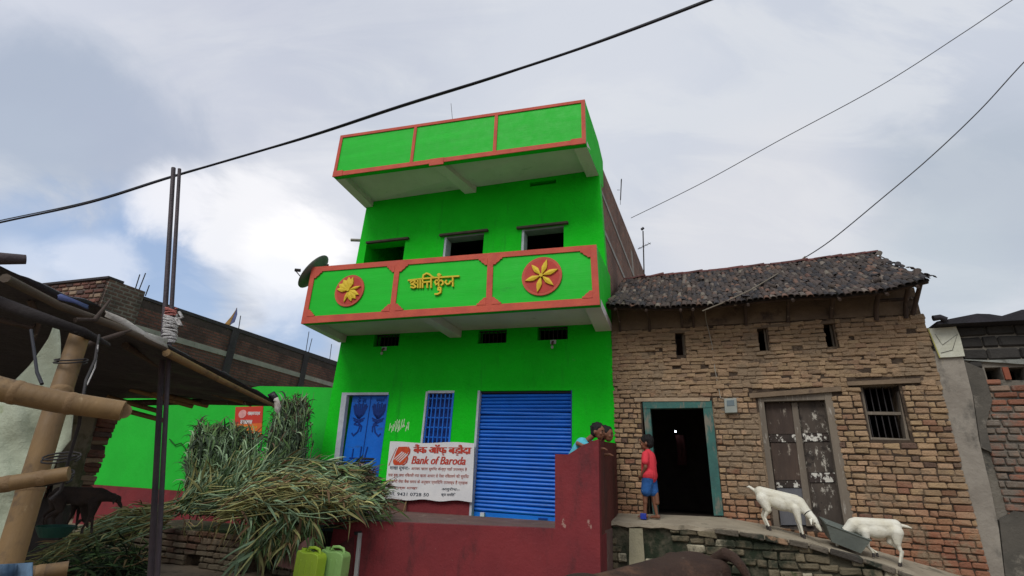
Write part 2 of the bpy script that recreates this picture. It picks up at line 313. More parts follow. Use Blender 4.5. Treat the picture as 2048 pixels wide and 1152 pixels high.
def bevel(o, wd=.01, seg=2):
    md = o.modifiers.new('b', 'BEVEL'); md.width = wd; md.segments = seg; md.limit_method = 'ANGLE'; return o
def pxpoly(fr, pts, d): return [fr.px(x, y, d) for x, y in pts]
def plate(name, mt, fr, pts, d, th, parent=None, **tg):   # outline seen on a wall plane, front face at depth d, th thick going back
    return MB().prism(pxpoly(fr, pts, d), fr.n * th).build(name, mt, parent, **tg)
def bar(name, mt, fr, u0, u1, d0, d1, z0, z1, parent=None, **tg): return MB().box(fr, u0, u1, d0, d1, z0, z1).build(name, mt, parent, **tg)
def wall(name, mt, fr, u0, u1, z0, z1, d0, th, holes, parent=None, warp=None, **tg):
    us = sorted({u0, u1} | {x for h in holes for x in h[:2] if u0 < x < u1}); zs = sorted({z0, z1} | {x for h in holes for x in h[2:4] if z0 < x < z1})
    def refine(a, st):
        r = []
        for i in range(len(a) - 1):
            k = max(1, int((a[i + 1] - a[i]) / st + .5)); r += [a[i] + (a[i + 1] - a[i]) * j / k for j in range(k)]
        return r + [a[-1]]
    us = refine(us, .8); zs = refine(zs, .8); nu, nz = len(us) - 1, len(zs) - 1
    solid = [[not any(h[0] - 1e-6 <= (us[i] + us[i + 1]) / 2 <= h[1] + 1e-6 and h[2] - 1e-6 <= (zs[j] + zs[j + 1]) / 2 <= h[3] + 1e-6 for h in holes) for j in range(nz)] for i in range(nu)]
    mb = MB(); idx = {}
    def V(i, j, k):
        if (i, j, k) not in idx:
            u, z = us[i], zs[j]
            if warp: u = warp(u, z)
            idx[(i, j, k)] = len(mb.v); mb.v.append(fr.W(u, d0 + th * k, z))
        return idx[(i, j, k)]
    def F(*q): mb.f.append(tuple(V(*x) for x in q)); mb.m.append(0); mb.sm.append(False)
    sd = lambda i, j: 0 <= i < nu and 0 <= j < nz and solid[i][j]
    for i in range(nu):
        for j in range(nz):
            if not solid[i][j]: continue
            F((i, j, 0), (i + 1, j, 0), (i + 1, j + 1, 0), (i, j + 1, 0)); F((i, j, 1), (i, j + 1, 1), (i + 1, j + 1, 1), (i + 1, j, 1))
            if not sd(i - 1, j): F((i, j, 0), (i, j + 1, 0), (i, j + 1, 1), (i, j, 1))
            if not sd(i + 1, j): F((i + 1, j, 0), (i + 1, j, 1), (i + 1, j + 1, 1), (i + 1, j + 1, 0))
            if not sd(i, j - 1): F((i, j, 0), (i, j, 1), (i + 1, j, 1), (i + 1, j, 0))
            if not sd(i, j + 1): F((i, j + 1, 0), (i + 1, j + 1, 0), (i + 1, j + 1, 1), (i, j + 1, 1))
    return mb.build(name, mt, parent, **tg)
def text_mesh(txt, size, shear=0, bold=0, extrude=.004, sx=1.0):
    cu = bpy.data.curves.new('lettering', 'FONT'); cu.body = txt; cu.size = size; cu.extrude = extrude; cu.shear = shear; cu.offset = bold; cu.resolution_u = 3
    o = bpy.data.objects.new('lettering', cu); C.objects.link(o); bpy.context.view_layer.update()
    me = bpy.data.meshes.new_from_object(o.evaluated_get(bpy.context.evaluated_depsgraph_get())); bpy.data.objects.remove(o)
    vs = np.array([v.co[:] for v in me.vertices]) if len(me.vertices) else np.zeros((1, 3))
    fs = [tuple(p.vertices) for p in me.polygons]; return vs, fs
def lettering(txt, mt, fr, d, u0, u1, z0, z1, parent, name='lettering', shear=0, bold=0, slope=0., th=.006, **tg):
    vs, fs = text_mesh(txt, .2, shear, bold, .004); mn, mx = vs.min(0), vs.max(0); sc = (mx - mn); mb = MB()
    pts = []
    for v in vs:
        a = (v[0] - mn[0]) / sc[0]; b = (v[1] - mn[1]) / sc[1]; k = (v[2] + .004) / .008
        pts.append(fr.W(u0 + (u1 - u0) * a, d - th * k, z0 + (z1 - z0) * b + slope * (u1 - u0) * a))
    mb.add(pts, fs); return mb.build(name, mt, parent, **tg)
def strokes(fr, d, polys, wd, th, mp):     # hand-painted strokes: polylines in local units mapped by mp -> (u, z)
    mb = MB()
    for pl in polys:
        for i in range(len(pl) - 1):
            a = Vector(mp(*pl[i])); b = Vector(mp(*pl[i + 1])); t = (b - a)
            if t.length < 1e-6: continue
            t.normalize(); n = Vector((-t.y, t.x)) * wd / 2; e = t * wd * .35
            q = [a - e - n, b + e - n, b + e + n, a - e + n]; j = .0004 * (i % 5)
            mb.prism([fr.W(p.x, d - th - j, p.y) for p in q], fr.n * (th + j - .0015))
    return mb
# ------------------------------------------------------------------ brickwork, each brick a piece
def brick_variants(nm, mt, l, h, dp, rough=.008, n=6):
    out = []
    for k in range(n):
        bm = bmesh.new(); bmesh.ops.create_cube(bm, size=1); rn = random.Random(sum(map(ord, nm)) + k * 7 + 3)
        for v in bm.verts: v.co = Vector((v.co.x * l, v.co.y * dp, v.co.z * h)) + Vector((rn.uniform(-1, 1), rn.uniform(-.5, .5), rn.uniform(-1, 1))) * rough
        bmesh.ops.bevel(bm, geom=bm.edges[:], offset=h * .16, segments=1, affect='EDGES')
        for v in bm.verts: v.co += Vector((rn.uniform(-1, 1), rn.uniform(-1, 1), rn.uniform(-1, 1))) * rough * .35
        me = bpy.data.meshes.new(nm); bm.to_mesh(me); bm.free(); me.materials.append(mt); out.append(me)
    return out
def place_pieces(items, variants, mt, parent, name, keep=300, stuffname=None, yaw=0.):
    """items: (world centre, euler, scale) - the nearest become objects, the rest one joined part"""
    items.sort(key=lambda t: (t[0] - EYE).length)
    for k, (c, rot, sc) in enumerate(items[:keep]):
        link(name, variants[k % len(variants)], c, parent, rot=rot, scale=sc)
    rest = items[keep:]
    if rest:
        arr = [(np.array([v.co[:] for v in me.vertices]), [tuple(p.vertices) for p in me.polygons]) for me in variants]; V = []; F = []; b = 0
        for k, (c, rot, sc) in enumerate(rest):
            vs, fs = arr[k % len(arr)]; mm = np.array(Euler(rot).to_matrix()); w_ = (vs * np.array(sc)) @ mm.T + np.array(c)
            V.append(w_); F += [tuple(i + b for i in f) for f in fs]; b += len(vs)
        V = np.vstack(V); c = Vector(V.mean(0)); me = bpy.data.meshes.new(stuffname or name)
        me.from_pydata((V - np.array(c)).tolist(), [], F); me.materials.append(mt); me.update()
        o = link(stuffname or name, me, c, parent, kind='stuff'); return o
def brick_items(fr, u0, u1, z0, z1, h, l, d, dp, skip, gap=.012, jit=1., rnd=random, slope=None, edge=None, cuts=None):
    """courses of bricks; cuts = [(u0, u1, z0, z1)] openings the bricks stop at, skip(u, z, hu, hz) leaves single bricks out"""
    items = []; z = z0; row = 0
    while z < z1 - h * .4:
        hh = min(h * rnd.uniform(.88, 1.12), z1 - z + .01); zc_ = z + hh / 2; free = [(u0, edge(z) if edge else u1)]
        for (a, b, c_, d_) in cuts or []:
            if c_ - hh * .4 < zc_ < d_ + hh * .4:
                nf = []
                for p, q in free:
                    if b <= p or a >= q: nf.append((p, q)); continue
                    if a > p: nf.append((p, a))
                    if b < q: nf.append((b, q))
                free = nf
        for p, q in free:
            u = p; first = True
            while u < q - .015:
                ll = l * rnd.choice([1, 1, 1, .92, 1.12, .8, .55]) * rnd.uniform(.9, 1.08)
                if first: ll *= rnd.choice([.5, .75, 1]); first = False
                e = u + ll
                if q - e < l * .3: e = q
                cu = (u + e) / 2; cz_ = zc_ + (slope(cu) if slope else 0)
                if e - u > l * .12 and not skip(cu, cz_, (e - u) / 2, hh / 2):
                    g1 = gap * rnd.uniform(.6, 1.3); g2 = gap * rnd.uniform(.6, 1.3)
                    sc = (max(.02, e - u - g1) / l, rnd.uniform(.9, 1.1), (hh - g2) / h)
                    items.append((fr.W(cu, d + dp * .5 + rnd.uniform(-.009, .007) * jit, cz_ + rnd.uniform(-.004, .004) * jit), (rnd.gauss(0, .02) * jit, rnd.gauss(0, .012) * jit, -fr.th + rnd.gauss(0, .02) * jit), sc))
                u = e
        z += hh; row += 1
    return items
def in_holes(holes, m_=.0):
    def f(u, z, hu, hz):
        for a, b, c_, d_ in holes:
            if u + hu * .75 > a - m_ and u - hu * .75 < b + m_ and z + hz * .6 > c_ - m_ and z - hz * .6 < d_ + m_: return True
        return False
    return f
# ------------------------------------------------------------------ living bodies: tapered capsules fused into one skin
def body(name, mt, caps, ells, voxel, parent, smooth=4, xf=None, **tg):
    mb = MB(); xf = xf or (lambda p: Vector(p))
    for c in caps:
        p0, p1, r0, r1 = c; a, b = Vector(p0), Vector(p1); k = 6
        pts = [a.lerp(b, i / k) for i in range(k + 1)]; rs = [r0 + (r1 - r0) * i / k for i in range(k + 1)]
        mb.tube([xf(p) for p in pts], rs, 12); mb.ell(xf(a), r0, seg=12, rings=8); mb.ell(xf(b), r1, seg=12, rings=8)
    rm = Matrix([xf(Vector(e)) - xf(Vector((0, 0, 0))) for e in ((1, 0, 0), (0, 1, 0), (0, 0, 1))]).transposed()
    for e in ells:
        c, r = e[0], e[1]; rr = rm @ (Euler(e[2]).to_matrix() if len(e) > 2 else Matrix.Identity(3)); mb.ell(xf(Vector(c)), r, rot=rr, seg=18, rings=12)
    me, c = mb.mesh(name, mt); o = bpy.data.objects.new('tmp', me); C.objects.link(o)
    r = o.modifiers.new('r', 'REMESH'); r.mode = 'VOXEL'; r.voxel_size = voxel; r.use_smooth_shade = True
    s = o.modifiers.new('s', 'SMOOTH'); s.iterations = smooth; s.factor = .5
    bpy.context.view_layer.update(); me2 = bpy.data.meshes.new_from_object(o.evaluated_get(bpy.context.evaluated_depsgraph_get()))
    bpy.data.objects.remove(o); me2.name = name
    if not len(me2.materials): me2.materials.append(mt)
    for p in me2.polygons: p.use_smooth = True
    return link(name, me2, c, parent, **tg)
# ================================================================== GROUND
def ground_h(x, y):
    return .28 * min(1, max(0, (y - 2.0) / 3.0))
gm = MB(); xs = [-900, -300, -120, -60, -30] + [i * .5 for i in range(-44, 45)] + [30, 60, 120, 300, 900]; ys = [-900, -200, -40, -12] + [i * .5 for i in range(-8, 34)] + [24, 40, 90, 300, 1200]
rg = random.Random(4)
for y in ys:
    for x in xs: gm.v.append(Vector((x, y, ground_h(x, y) + (rg.uniform(-.02, .02) if abs(x) < 20 and -4 < y < 14 else 0))))
nx = len(xs)
for j in range(len(ys) - 1):
    for i in range(nx - 1): gm.f.append((j * nx + i, j * nx + i + 1, (j + 1) * nx + i + 1, (j + 1) * nx + i)); gm.m.append(0); gm.sm.append(True)
gm.build('ground', EARTH, kind='structure')
GZ = .28 - EH          # ground by the houses, relative to the eye
# ================================================================== GREEN HOUSE
gh = empty('green_house', G.W(-2.7, 0, GZ), 'bright green two storey house with projecting balconies trimmed in coral red', 'house')
def gw(u, z):
    if u > -.05: return .055 - .047 * max(0, z - 1.6) if z > 1.6 else .055
    if u < -5.4: return -5.44 + .018 * max(0, z - 1.6)
    return u
HOLES = [(-5.12, -4.15, -.62, 1.42), (-3.36, -2.81, .18, 1.43), (-2.32, -.66, -.60, 1.435), (-4.65, -4.08, 2.32, 2.575), (-2.42, -1.86, 2.30, 2.555), (-1.28, -.73, 2.32, 2.565),
         (-5.20, -4.24, 3.2, 4.62), (-3.33, -2.45, 3.2, 4.60), (-1.66, -.82, 3.2, 4.57)]
uv = [(G.hit(778, 396), G.hit(822, 396)), (G.hit(1060, 364), G.hit(1112, 364))]
for (a, b) in uv: HOLES.append((a[0], b[0], a[1] - .11, 5.62))
wall('front_wall', GREEN, G, -5.43, .05, GZ - .1, 5.70, 0, .25, HOLES, gh, warp=gw)
# rooms behind the openings
def room(name, mt, u0, u1, z0, z1, d0, d1, parent, fr=G):
    mb = MB(); p = [fr.W(u0, d0, z0), fr.W(u1, d0, z0), fr.W(u1, d1, z0), fr.W(u0, d1, z0), fr.W(u0, d0, z1), fr.W(u1, d0, z1), fr.W(u1, d1, z1), fr.W(u0, d1, z1)]
    mb.add(p, [(0, 1, 2, 3), (7, 6, 5, 4), (1, 5, 6, 2), (2, 6, 7, 3), (3, 7, 4, 0)]); return mb.build(name, mt, parent)
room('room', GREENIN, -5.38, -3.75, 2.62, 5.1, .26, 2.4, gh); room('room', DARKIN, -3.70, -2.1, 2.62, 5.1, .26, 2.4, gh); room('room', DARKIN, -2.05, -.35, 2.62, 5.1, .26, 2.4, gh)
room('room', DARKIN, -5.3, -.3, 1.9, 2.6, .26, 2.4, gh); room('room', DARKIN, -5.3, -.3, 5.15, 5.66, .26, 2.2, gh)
# flanks: rendered brick, long way back
SIDEB = brickmat('far_side_brickwork', R(21.7) + math.pi / 2, .24, .085, ((.27, .11, .07), (.18, .085, .055)), (.20, .16, .12), .22, 1., (.10, .06, .045))
def side_wall():
    mb = MB(); o = G.W(.02, .02, 0); n = B.n
    def P(d, z, s): return G.W(.03 - .047 * max(0, z - 1.6), 0, z) + n * d - B.u * s
    for (z0, z1, a, b) in ((GZ - .1, 1.6, .26, 9), (1.6, 4.0, .26, 9), (4.0, 6.12, .02, 9)):
        tp = .10 if z1 > 6 else 0
        mb.hexa([P(a, z0, .22), P(a, z0, 0), P(b, z0, 0), P(b, z0, .22), P(a, z1, .22), P(a, z1, 0), P(b, z1 + tp * b, 0), P(b, z1 + tp * b, .22)])
    mb.build('side_wall', SIDEB, gh)
    for (z0, z1) in ((5.30, 5.42), (4.42, 4.53), (2.6, 2.75)):
        q = MB().hexa([P(.3, z0, .0), P(.3, z0, -.012), P(9, z0, -.012), P(9, z0, 0), P(.3, z1, 0), P(.3, z1, -.012), P(9, z1, -.012), P(9, z1, 0)]); q.build('concrete_band', CONC, gh)
    for d in (4.6,):
        MB().hexa([P(d, 1, 0), P(d, 1, -.02), P(d + .22, 1, -.02), P(d + .22, 1, 0), P(d, 6.1, 0), P(d, 6.1, -.02), P(d + .22, 6.1, -.02), P(d + .22, 6.1, 0)]).build('column', CONC, gh)
    return P
SP = side_wall()
MB().hexa([G.W(-5.40, .26, GZ), G.W(-5.2, .26, GZ), G.W(-5.2, 8.8, GZ), G.W(-5.40, 8.8, GZ), G.W(-5.36, .26, 5.7), G.W(-5.2, .26, 5.7), G.W(-5.2, 8.8, 5.7), G.W(-5.36, 8.8, 5.7)]).build('side_wall', GREEN, gh)
MB().hexa([G.W(-5.35, -.0, 5.705), G.W(-.2, -.0, 5.705), G.W(-.3, 8.8, 5.705), G.W(-5.35, 8.8, 5.705), G.W(-5.35, -.0, 5.78), G.W(-.2, -.0, 5.78), G.W(-.3, 8.8, 5.78), G.W(-5.35, 8.8, 5.78)]).build('roof', CONC, gh)

# ---- balconies
def balcony(nm, d, TL, TR, BR, BL, divs, band, wallL, wallR, zb, thick, beams, brackets):
    """front panel between four seen corners, slab and beams behind it"""
    c = [G.hit(*p, d) for p in (TL, TR, BR, BL)]
    def mp(s, t): # s along, t up (0 bottom)
        b = Vector(c[3]).lerp(Vector(c[2]), s); a = Vector(c[0]).lerp(Vector(c[1]), s); return b.lerp(a, t)
    def PT(s, t, dd): q = mp(s, t); return G.W(q.x, dd, q.y)
    bal = MB().prism([PT(0, 0, d), PT(1, 0, d), PT(1, 1, d), PT(0, 1, d)], G.n * thick).build('balcony' if nm == 'low' else 'roof_parapet', GREENB, gh)
    wT, hT = abs(c[1][0] - c[0][0]), abs(c[0][1] - c[3][1])
    # sides
    for s, uu in ((0, wallL), (1, wallR)):
        inn = .1 if s == 0 else -.1
        A, Bq = mp(s, 0), mp(s, 1)
        mb = MB(); y0 = d + thick
        mb.hexa([G.W(A.x, y0, A.y), G.W(A.x + inn, y0, A.y), G.W(uu + inn, -.003, zb), G.W(uu, -.003, zb), G.W(Bq.x, y0, Bq.y), G.W(Bq.x + inn, y0, Bq.y), G.W(uu + inn, -.003, (Bq.y if nm == 'low' else 6.35)), G.W(uu, -.003, (Bq.y if nm == 'low' else 6.35))])
        if nm != 'low':
            mb.hexa([G.W(uu, -.003, zb), G.W(uu + inn, -.003, zb), G.W(uu + inn, .6, zb), G.W(uu, .6, zb), G.W(uu, -.003, 6.35), G.W(uu + inn, -.003, 6.35), G.W(uu + inn, .6, 6.3), G.W(uu, .6, 6.3)])
        mb.build('side_panel', GREEN, bal)
    # slab and beams
    A, Bq = mp(0, 0), mp(1, 0); up = .13
    MB().hexa([G.W(A.x + .11, d + thick + .002, A.y + up), G.W(Bq.x - .11, d + thick + .002, Bq.y + up), G.W(wallR - .1, -.003, zb + up), G.W(wallL + .1, -.003, zb + up),
               G.W(A.x + .11, d + thick + .002, A.y + up + .1), G.W(Bq.x - .11, d + thick + .002, Bq.y + up + .1), G.W(wallR - .1, -.003, zb + up + .1), G.W(wallL + .1, -.003, zb + up + .1)]).build('slab', SOFFIT, bal)
    for (s0, s1, w0, w1) in beams:
        a, b = mp(s0, 0), mp(s1, 0); y0 = d + thick + .004
        lo = .004
        MB().hexa([G.W(a.x, y0, a.y - lo), G.W(b.x, y0, b.y - lo), G.W(w1, -.004, zb - lo), G.W(w0, -.004, zb - lo), G.W(a.x, y0, a.y + up - .002), G.W(b.x, y0, b.y + up - .002), G.W(w1, -.004, zb + up - .002), G.W(w0, -.004, zb + up - .002)]).build('beam', SOFFIT, bal)
    # coral strips
    bt, bb, bs, bd = band; pr = .018
    def strip(pts, k=0, nm2='red_border'): return MB().prism([PT(s, t, d - pr - k) for s, t in pts], G.n * (pr + k - .002)).build(nm2, CORAL, bal)
    ht, hb, ws = bt / hT, bb / hT, bs / wT
    strip([(0, 1 - ht), (1, 1 - ht), (1, 1), (0, 1)]); strip([(0, 0), (1, 0), (1, hb), (0, hb)])
    strip([(0, hb), (ws, hb), (ws, 1 - ht), (0, 1 - ht)]); strip([(1 - ws, hb), (1, hb), (1, 1 - ht), (1 - ws, 1 - ht)])
    dv = []
    for (x0, y0, x1, y1) in divs:
        u0 = G.hit(x0, y0, d)[0]; u1 = G.hit(x1, y1, d)[0]; s = ((u0 - c[0][0]) / (c[1][0] - c[0][0]) + (u1 - c[3][0]) / (c[2][0] - c[3][0])) / 2; dv.append(s); k = bd / wT / 2
        strip([(s - k, hb), (s + k, hb), (s + k, 1 - ht), (s - k, 1 - ht)])
    if brackets:
        def fan(s, t, ds, dt):
            q = [(0, 0), (.155, 0), (.155, .03), (.125, .035), (.10, .075), (.06, .10), (.04, .13), (0, .13)]
            pts = [(s + ds * x / wT, t + dt * z / hT) for x, z in q]
            strip(pts, .006, 'corner_bracket')
        cuts = [(0, ws, 1)] + [(s, bd / wT / 2, 2) for s in dv] + [(1, ws, 3)]
        for s, k, ty in cuts:
            for t, dt in ((hb, 1), (1 - ht, -1)):
                if ty in (1, 2): fan(s + k, t, 1, dt)
                if ty in (2, 3): fan(s - k, t, -1, dt)
    return bal, PT, mp
low, LPT, lmp = balcony('low', -1.3, (625, 535), (1193, 490), (1200, 610), (603, 648), [(796, 521, 785, 635), (981, 506, 979, 620)], (.10, .13, .10, .10), -5.47, .03, 2.44, .10,
                        [(.0, .028, -5.47, -5.31), (.434, .470, -2.99, -2.76), (.955, 1.0, -.24, .03)], True)
up, UPT, ump = balcony('up', -1.15, (682, 272), (1170, 200), (1172, 287), (666, 354), [(831, 251, 824, 330), (993, 226, 990, 305)], (.065, .10, .07, .065), -5.40, -.135, 5.57, .10,
                       [(.0, .040, -5.40, -5.20), (.432, .475, -2.95, -2.70), (.955, 1.0, -.37, -.14)], False)
for s in (.45, ):   # painted bracket patches under the top parapet
    MB().prism([UPT(a, b, -1.175) for a, b in ((.425, -.05), (.482, -.05), (.482, .1), (.425, .1))], G.n * .02).build('corner_bracket', CORAL, up)
for a0, a1 in ((0, .045), (.95, 1)):
    MB().prism([UPT(a, b, -1.175) for a, b in ((a0, -.01), (a1, -.01), (a1, .12), (a0, .12))], G.n * .02).build('corner_bracket', CORAL, up)
# medallions and the name in relief
def medallion(px, py, r, petals, seed):
    u0, z0 = G.hit(px, py, -1.3); uc = MB()
    circ = [G.W(u0 + r * math.cos(t * math.pi / 18), -1.325, z0 + r * math.sin(t * math.pi / 18)) for t in range(36)]
    md = uc.prism(circ, G.n * .023).build('medallion', CORAL, low)
    r2 = r * .9; circ = [G.W(u0 + r2 * math.cos(t * math.pi / 18), -1.331, z0 + r2 * math.sin(t * math.pi / 18)) for t in range(36)]
    cc = [G.W(u0 + r2 * .96 * math.cos(t * math.pi / 18), -1.327, z0 + r2 * .96 * math.sin(t * math.pi / 18)) for t in range(36)]
    MB().prism(cc, G.n * .0015).build('disc_face', mat('red_disc_paint', (.50, .055, .04), (.42, .05, .04), 5, .7, .2), md)
    for (ang, wdt, ln) in petals:
        a = R(ang); ca, sa = math.cos(a), math.sin(a); L_ = r * .86 * ln; P_ = []
        prof = [(.06, 0), (.28, .55), (.5, 1), (.72, .72), (1, 0), (.72, -.72), (.5, -1), (.28, -.55)]
        for x, y in prof: xx, yy = x * L_, y * wdt * r; P_.append(G.W(u0 + xx * ca - yy * sa, -1.352, z0 + xx * sa + yy * ca))
        mid = [G.W(u0 + .5 * L_ * ca, -1.364, z0 + .5 * L_ * sa)]
        mb = MB().prism(P_, G.n * .023); b = len(mb.v); mb.v += mid; 
        for i in range(8): mb.f.append((i, (i + 1) % 8, b)); mb.m.append(0); mb.sm.append(False)
        mb.build('petal', YELLOW, md)
    cb = [G.W(u0 + r * .09 * math.cos(t * math.pi / 6), -1.37, z0 + r * .09 * math.sin(t * math.pi / 6)) for t in range(12)]
    MB().prism(cb, G.n * .03).build('flower_centre', YELLOW, md)
    return md
medallion(1084, 553, .325, [(72, .13, 1), (18, .13, 1), (-42, .13, .95), (-102, .13, 1), (-165, .13, .98), (130, .13, .92)], 1)
medallion(700, 582, .30, [(78, .16, .98), (98, .22, 1.0), (124, .24, 1.0), (150, .24, 1.0), (172, .15, .98), (14, .09, .95), (-24, .16, .96), (-44, .22, .96), (-66, .17, .92), (-104, .09, .9)], 2)
# name: strokes written in local units, x 0..10 y 0..3 (head line at 2.2)
nm_st = [[(0, 2.2), (9.9, 2.45)],
         # sha
         [(.15, 1.55), (.5, 1.8), (.85, 1.55), (.6, 1.2), (.25, 1.05), (.55, .8), (.95, .35)], [(.2, .4), (.5, .6), (.9, .45)], [(1.35, 2.2), (1.35, .35)], [(.7, 1.3), (1.35, 1.3)],
         [(1.95, 2.2), (1.95, .35)],
         # half n + t with short i
         [(2.55, 2.2), (2.55, .4)], [(2.55, 2.25), (2.75, 2.9), (3.5, 3.15), (4.2, 2.8), (4.4, 2.25)],
         [(2.75, 1.35), (3.0, 1.05), (3.25, 1.4)], [(2.95, 1.45), (3.5, 1.45)],
         [(4.4, 2.3), (4.4, .35)], [(4.4, 1.55), (3.9, 1.6), (3.6, 1.2), (3.85, .6)],
         # ku with anusvara
         [(6.1, 2.3), (6.1, .4)], [(6.1, 1.5), (5.6, 1.8), (5.25, 1.4), (5.55, 1.0), (6.1, 1.3)], [(6.1, 1.5), (6.6, 1.85), (6.95, 1.5), (6.75, 1.0)], [(6.05, .4), (6.45, .1), (6.3, -.5), (5.7, -.75)],
         [(6.35, 3.0), (6.55, 3.1)], [(6.35, 3.1), (6.55, 3.0)],
         # ja
         [(9.05, 2.4), (9.05, .45)], [(9.05, 1.45), (8.3, 1.5)], [(7.5, 1.5), (7.75, 1.0), (8.2, .95), (8.4, 1.5)]]
NMS = [[(270, 395), (700, 345), (1250, 300), (1740, 272)],
       [(330, 450), (400, 395), (465, 420), (440, 470), (350, 510), (430, 520), (490, 580), (430, 610), (345, 590)], [(490, 470), (540, 470)], [(548, 370), (548, 605)], [(618, 370), (618, 605)],
       [(685, 350), (685, 600)], [(685, 350), (710, 240), (800, 190), (880, 215), (960, 285), (1000, 300)],
       [(690, 450), (820, 440), (935, 430)], [(820, 440), (820, 600)], [(930, 360), (930, 600)],
       [(1155, 340), (1155, 590)], [(1155, 400), (1080, 390), (1045, 440), (1080, 520), (1155, 470)], [(1155, 420), (1230, 395), (1280, 430), (1280, 500), (1235, 530)],
       [(1150, 590), (1215, 620), (1215, 680), (1140, 670), (1145, 610)], [(1215, 670), (1200, 750), (1120, 795), (1050, 795)], [(1130, 225), (1165, 205), (1205, 235), (1165, 265), (1130, 235)], [(1165, 265), (1165, 320)],
       [(1565, 290), (1565, 560)], [(1565, 430), (1490, 430), (1470, 490), (1400, 505), (1345, 450), (1380, 400)]]
ua, za = G.hit(821, 586, -1.3); ub, zb_ = G.hit(915, 580, -1.3); sc = (ub - ua) / 10
strokes(G, -1.3, NMS, .027, .035, lambda x, y: G.hit(800 + x / 14.63, 535 + y / 14.63, -1.3)).build('name_lettering', YELLOW, low)
# lintel shelves and jambs of the upstairs openings
for (a, b, zt, pale) in ((-5.20, -4.24, 4.62, 0), (-3.33, -2.45, 4.60, 1), (-1.66, -.82, 4.57, 1)):
    wn = MB().box(G, a + (.02 if not pale else -.09), b + .09, -.07, .2, zt + .002, zt + .045).build('window_lintel', mat('stained_lintel_cement', (.10, .07, .055), (.06, .045, .04), 5, .9, .4), gh)
    if pale:
        MB().box(G, a + .002, a + .05, .012, .24, 3.2, zt - .003).build('window_jamb', WFRAME, gh); MB().box(G, a + .052, b - .002, .012, .24, zt - .035, zt - .003).build('window_head', mat('grey_head_plaster', (.22, .22, .23), (.16, .16, .17), 4, .9, .3), gh)
# vents: perforated grilles
for (a, b, z0, z1) in HOLES[3:6]:
    g = MB().box(G, a, b, .06, .08, z0, z0 + .02)
    g.box(G, a, b, .06, .08, z1 - .02, z1)
    for k in range(7): x = a + (b - a) * (k + .5) / 7; g.box(G, x - .005, x + .005, .062, .078, z0 + .02, z1 - .02)
    g.build('ventilator_grille', IRON, gh)
# door
dr = bar('door', BLUE, G, -5.0, -4.17, .09, .13, -.60, 1.37, gh)
MB().prism(pxpoly(G, [(684, 785), (694, 785), (673, 960), (663, 960)], -.006), G.n * .09).build('door_frame', WFRAME, gh)
bar('door_frame', WFRAME, G, -5.10, -4.155, -.008, .12, 1.375, 1.42, gh); bar('door_frame', BLUE, G, -4.168, -4.14, -.008, .12, -.60, 1.373, gh)
um = -4.585
bar('door_gap', BLUED, G, um - .006, um + .006, .082, .09, -.58, 1.36, dr)
def lotus(uc, zc, sgn):
    st = []
    for k in range(9):
        a = R(-62 + 124 * k / 8); st.append([(0 + math.sin(a) * .02, -.05), (math.sin(a) * .11, .03), (math.sin(a) * .17, .15 + .06 * math.cos(a) + (.02 if k % 2 else 0))])
    st += [[(-.12, -.05), (0, -.09), (.12, -.05)], [(-.10, -.09), (.0, -.13), (.10, -.09)], [(0, -.12), (sgn * .05, -.2), (sgn * .02, -.30), (-sgn * .06, -.37), (-sgn * .10, -.33)], [(sgn * .02, -.14), (sgn * .09, -.2), (sgn * .08, -.29)], [(0, -.10), (-.08, -.16), (.02, -.18)]]
    strokes(G, .09, st, .028, .006, lambda x, y: (uc + x, zc + y)).build('lotus_motif', BLUED, dr)
lotus(-4.79, 1.0, 1); lotus(-4.37, 1.0, -1)
lettering('ॐ', BLUED, G, .089, -4.88, -4.80, 1.24, 1.34, dr); lettering('जय', BLUED, G, .089, -4.77, -4.68, 1.24, 1.32, dr); lettering('स्वस्ति', BLUED, G, .089, -4.46, -4.25, 1.24, 1.34, dr)
strokes(G, .09, [[(-.27, 0), (.23, 0)], [(-.22, .02), (-.22, .16)], [(-.05, .02), (-.05, .2)], [(.05, .02), (.08, .2)], [(-.2, -.08), (-.14, -.18)], [(.05, -.1), (.09, -.16)]], .022, .012, lambda x, y: (um + x, .23 + y)).build('latch', BLUED, dr)
bar('hasp', IRON, G, um + .02, um + .26, .068, .076, .22, .245, dr)
pl = MB().box(G, um + .02, um + .09, .03, .066, .07, .16).build('padlock', mat('brass_padlock', (.75, .72, .66), (.6, .56, .5), 9, .4, 0, metallic=.3), dr)
MB().tube([G.W(um + .035, .05, .16), G.W(um + .035, .05, .22), G.W(um + .075, .05, .22), G.W(um + .075, .05, .16)], .006, 6).build('shackle', IRON, pl)
# ground window with flat bars
wd = bar('window', BLUED, G, -3.36, -2.81, .12, .15, .18, 1.43, gh)
for k in range(7): x = -3.33 + .5 * k / 6; bar('window_bar', BLUE, G, x, x + .022, .02, .035, .18, 1.39, wd)
for z in (.45, .62, .79, .96, 1.13, 1.30): bar('cross_bar', BLUE, G, -3.345, -2.82, .037, .05, z, z + .022, wd)
bar('window_frame', WFRAME, G, -3.372, -3.335, -.01, .12, .18, 1.43, wd); bar('window_frame', WFRAME, G, -3.333, -2.80, -.01, .12, 1.40, 1.445, wd); bar('window_frame', BLUE, G, -2.835, -2.80, -.01, .12, .18, 1.398, wd)
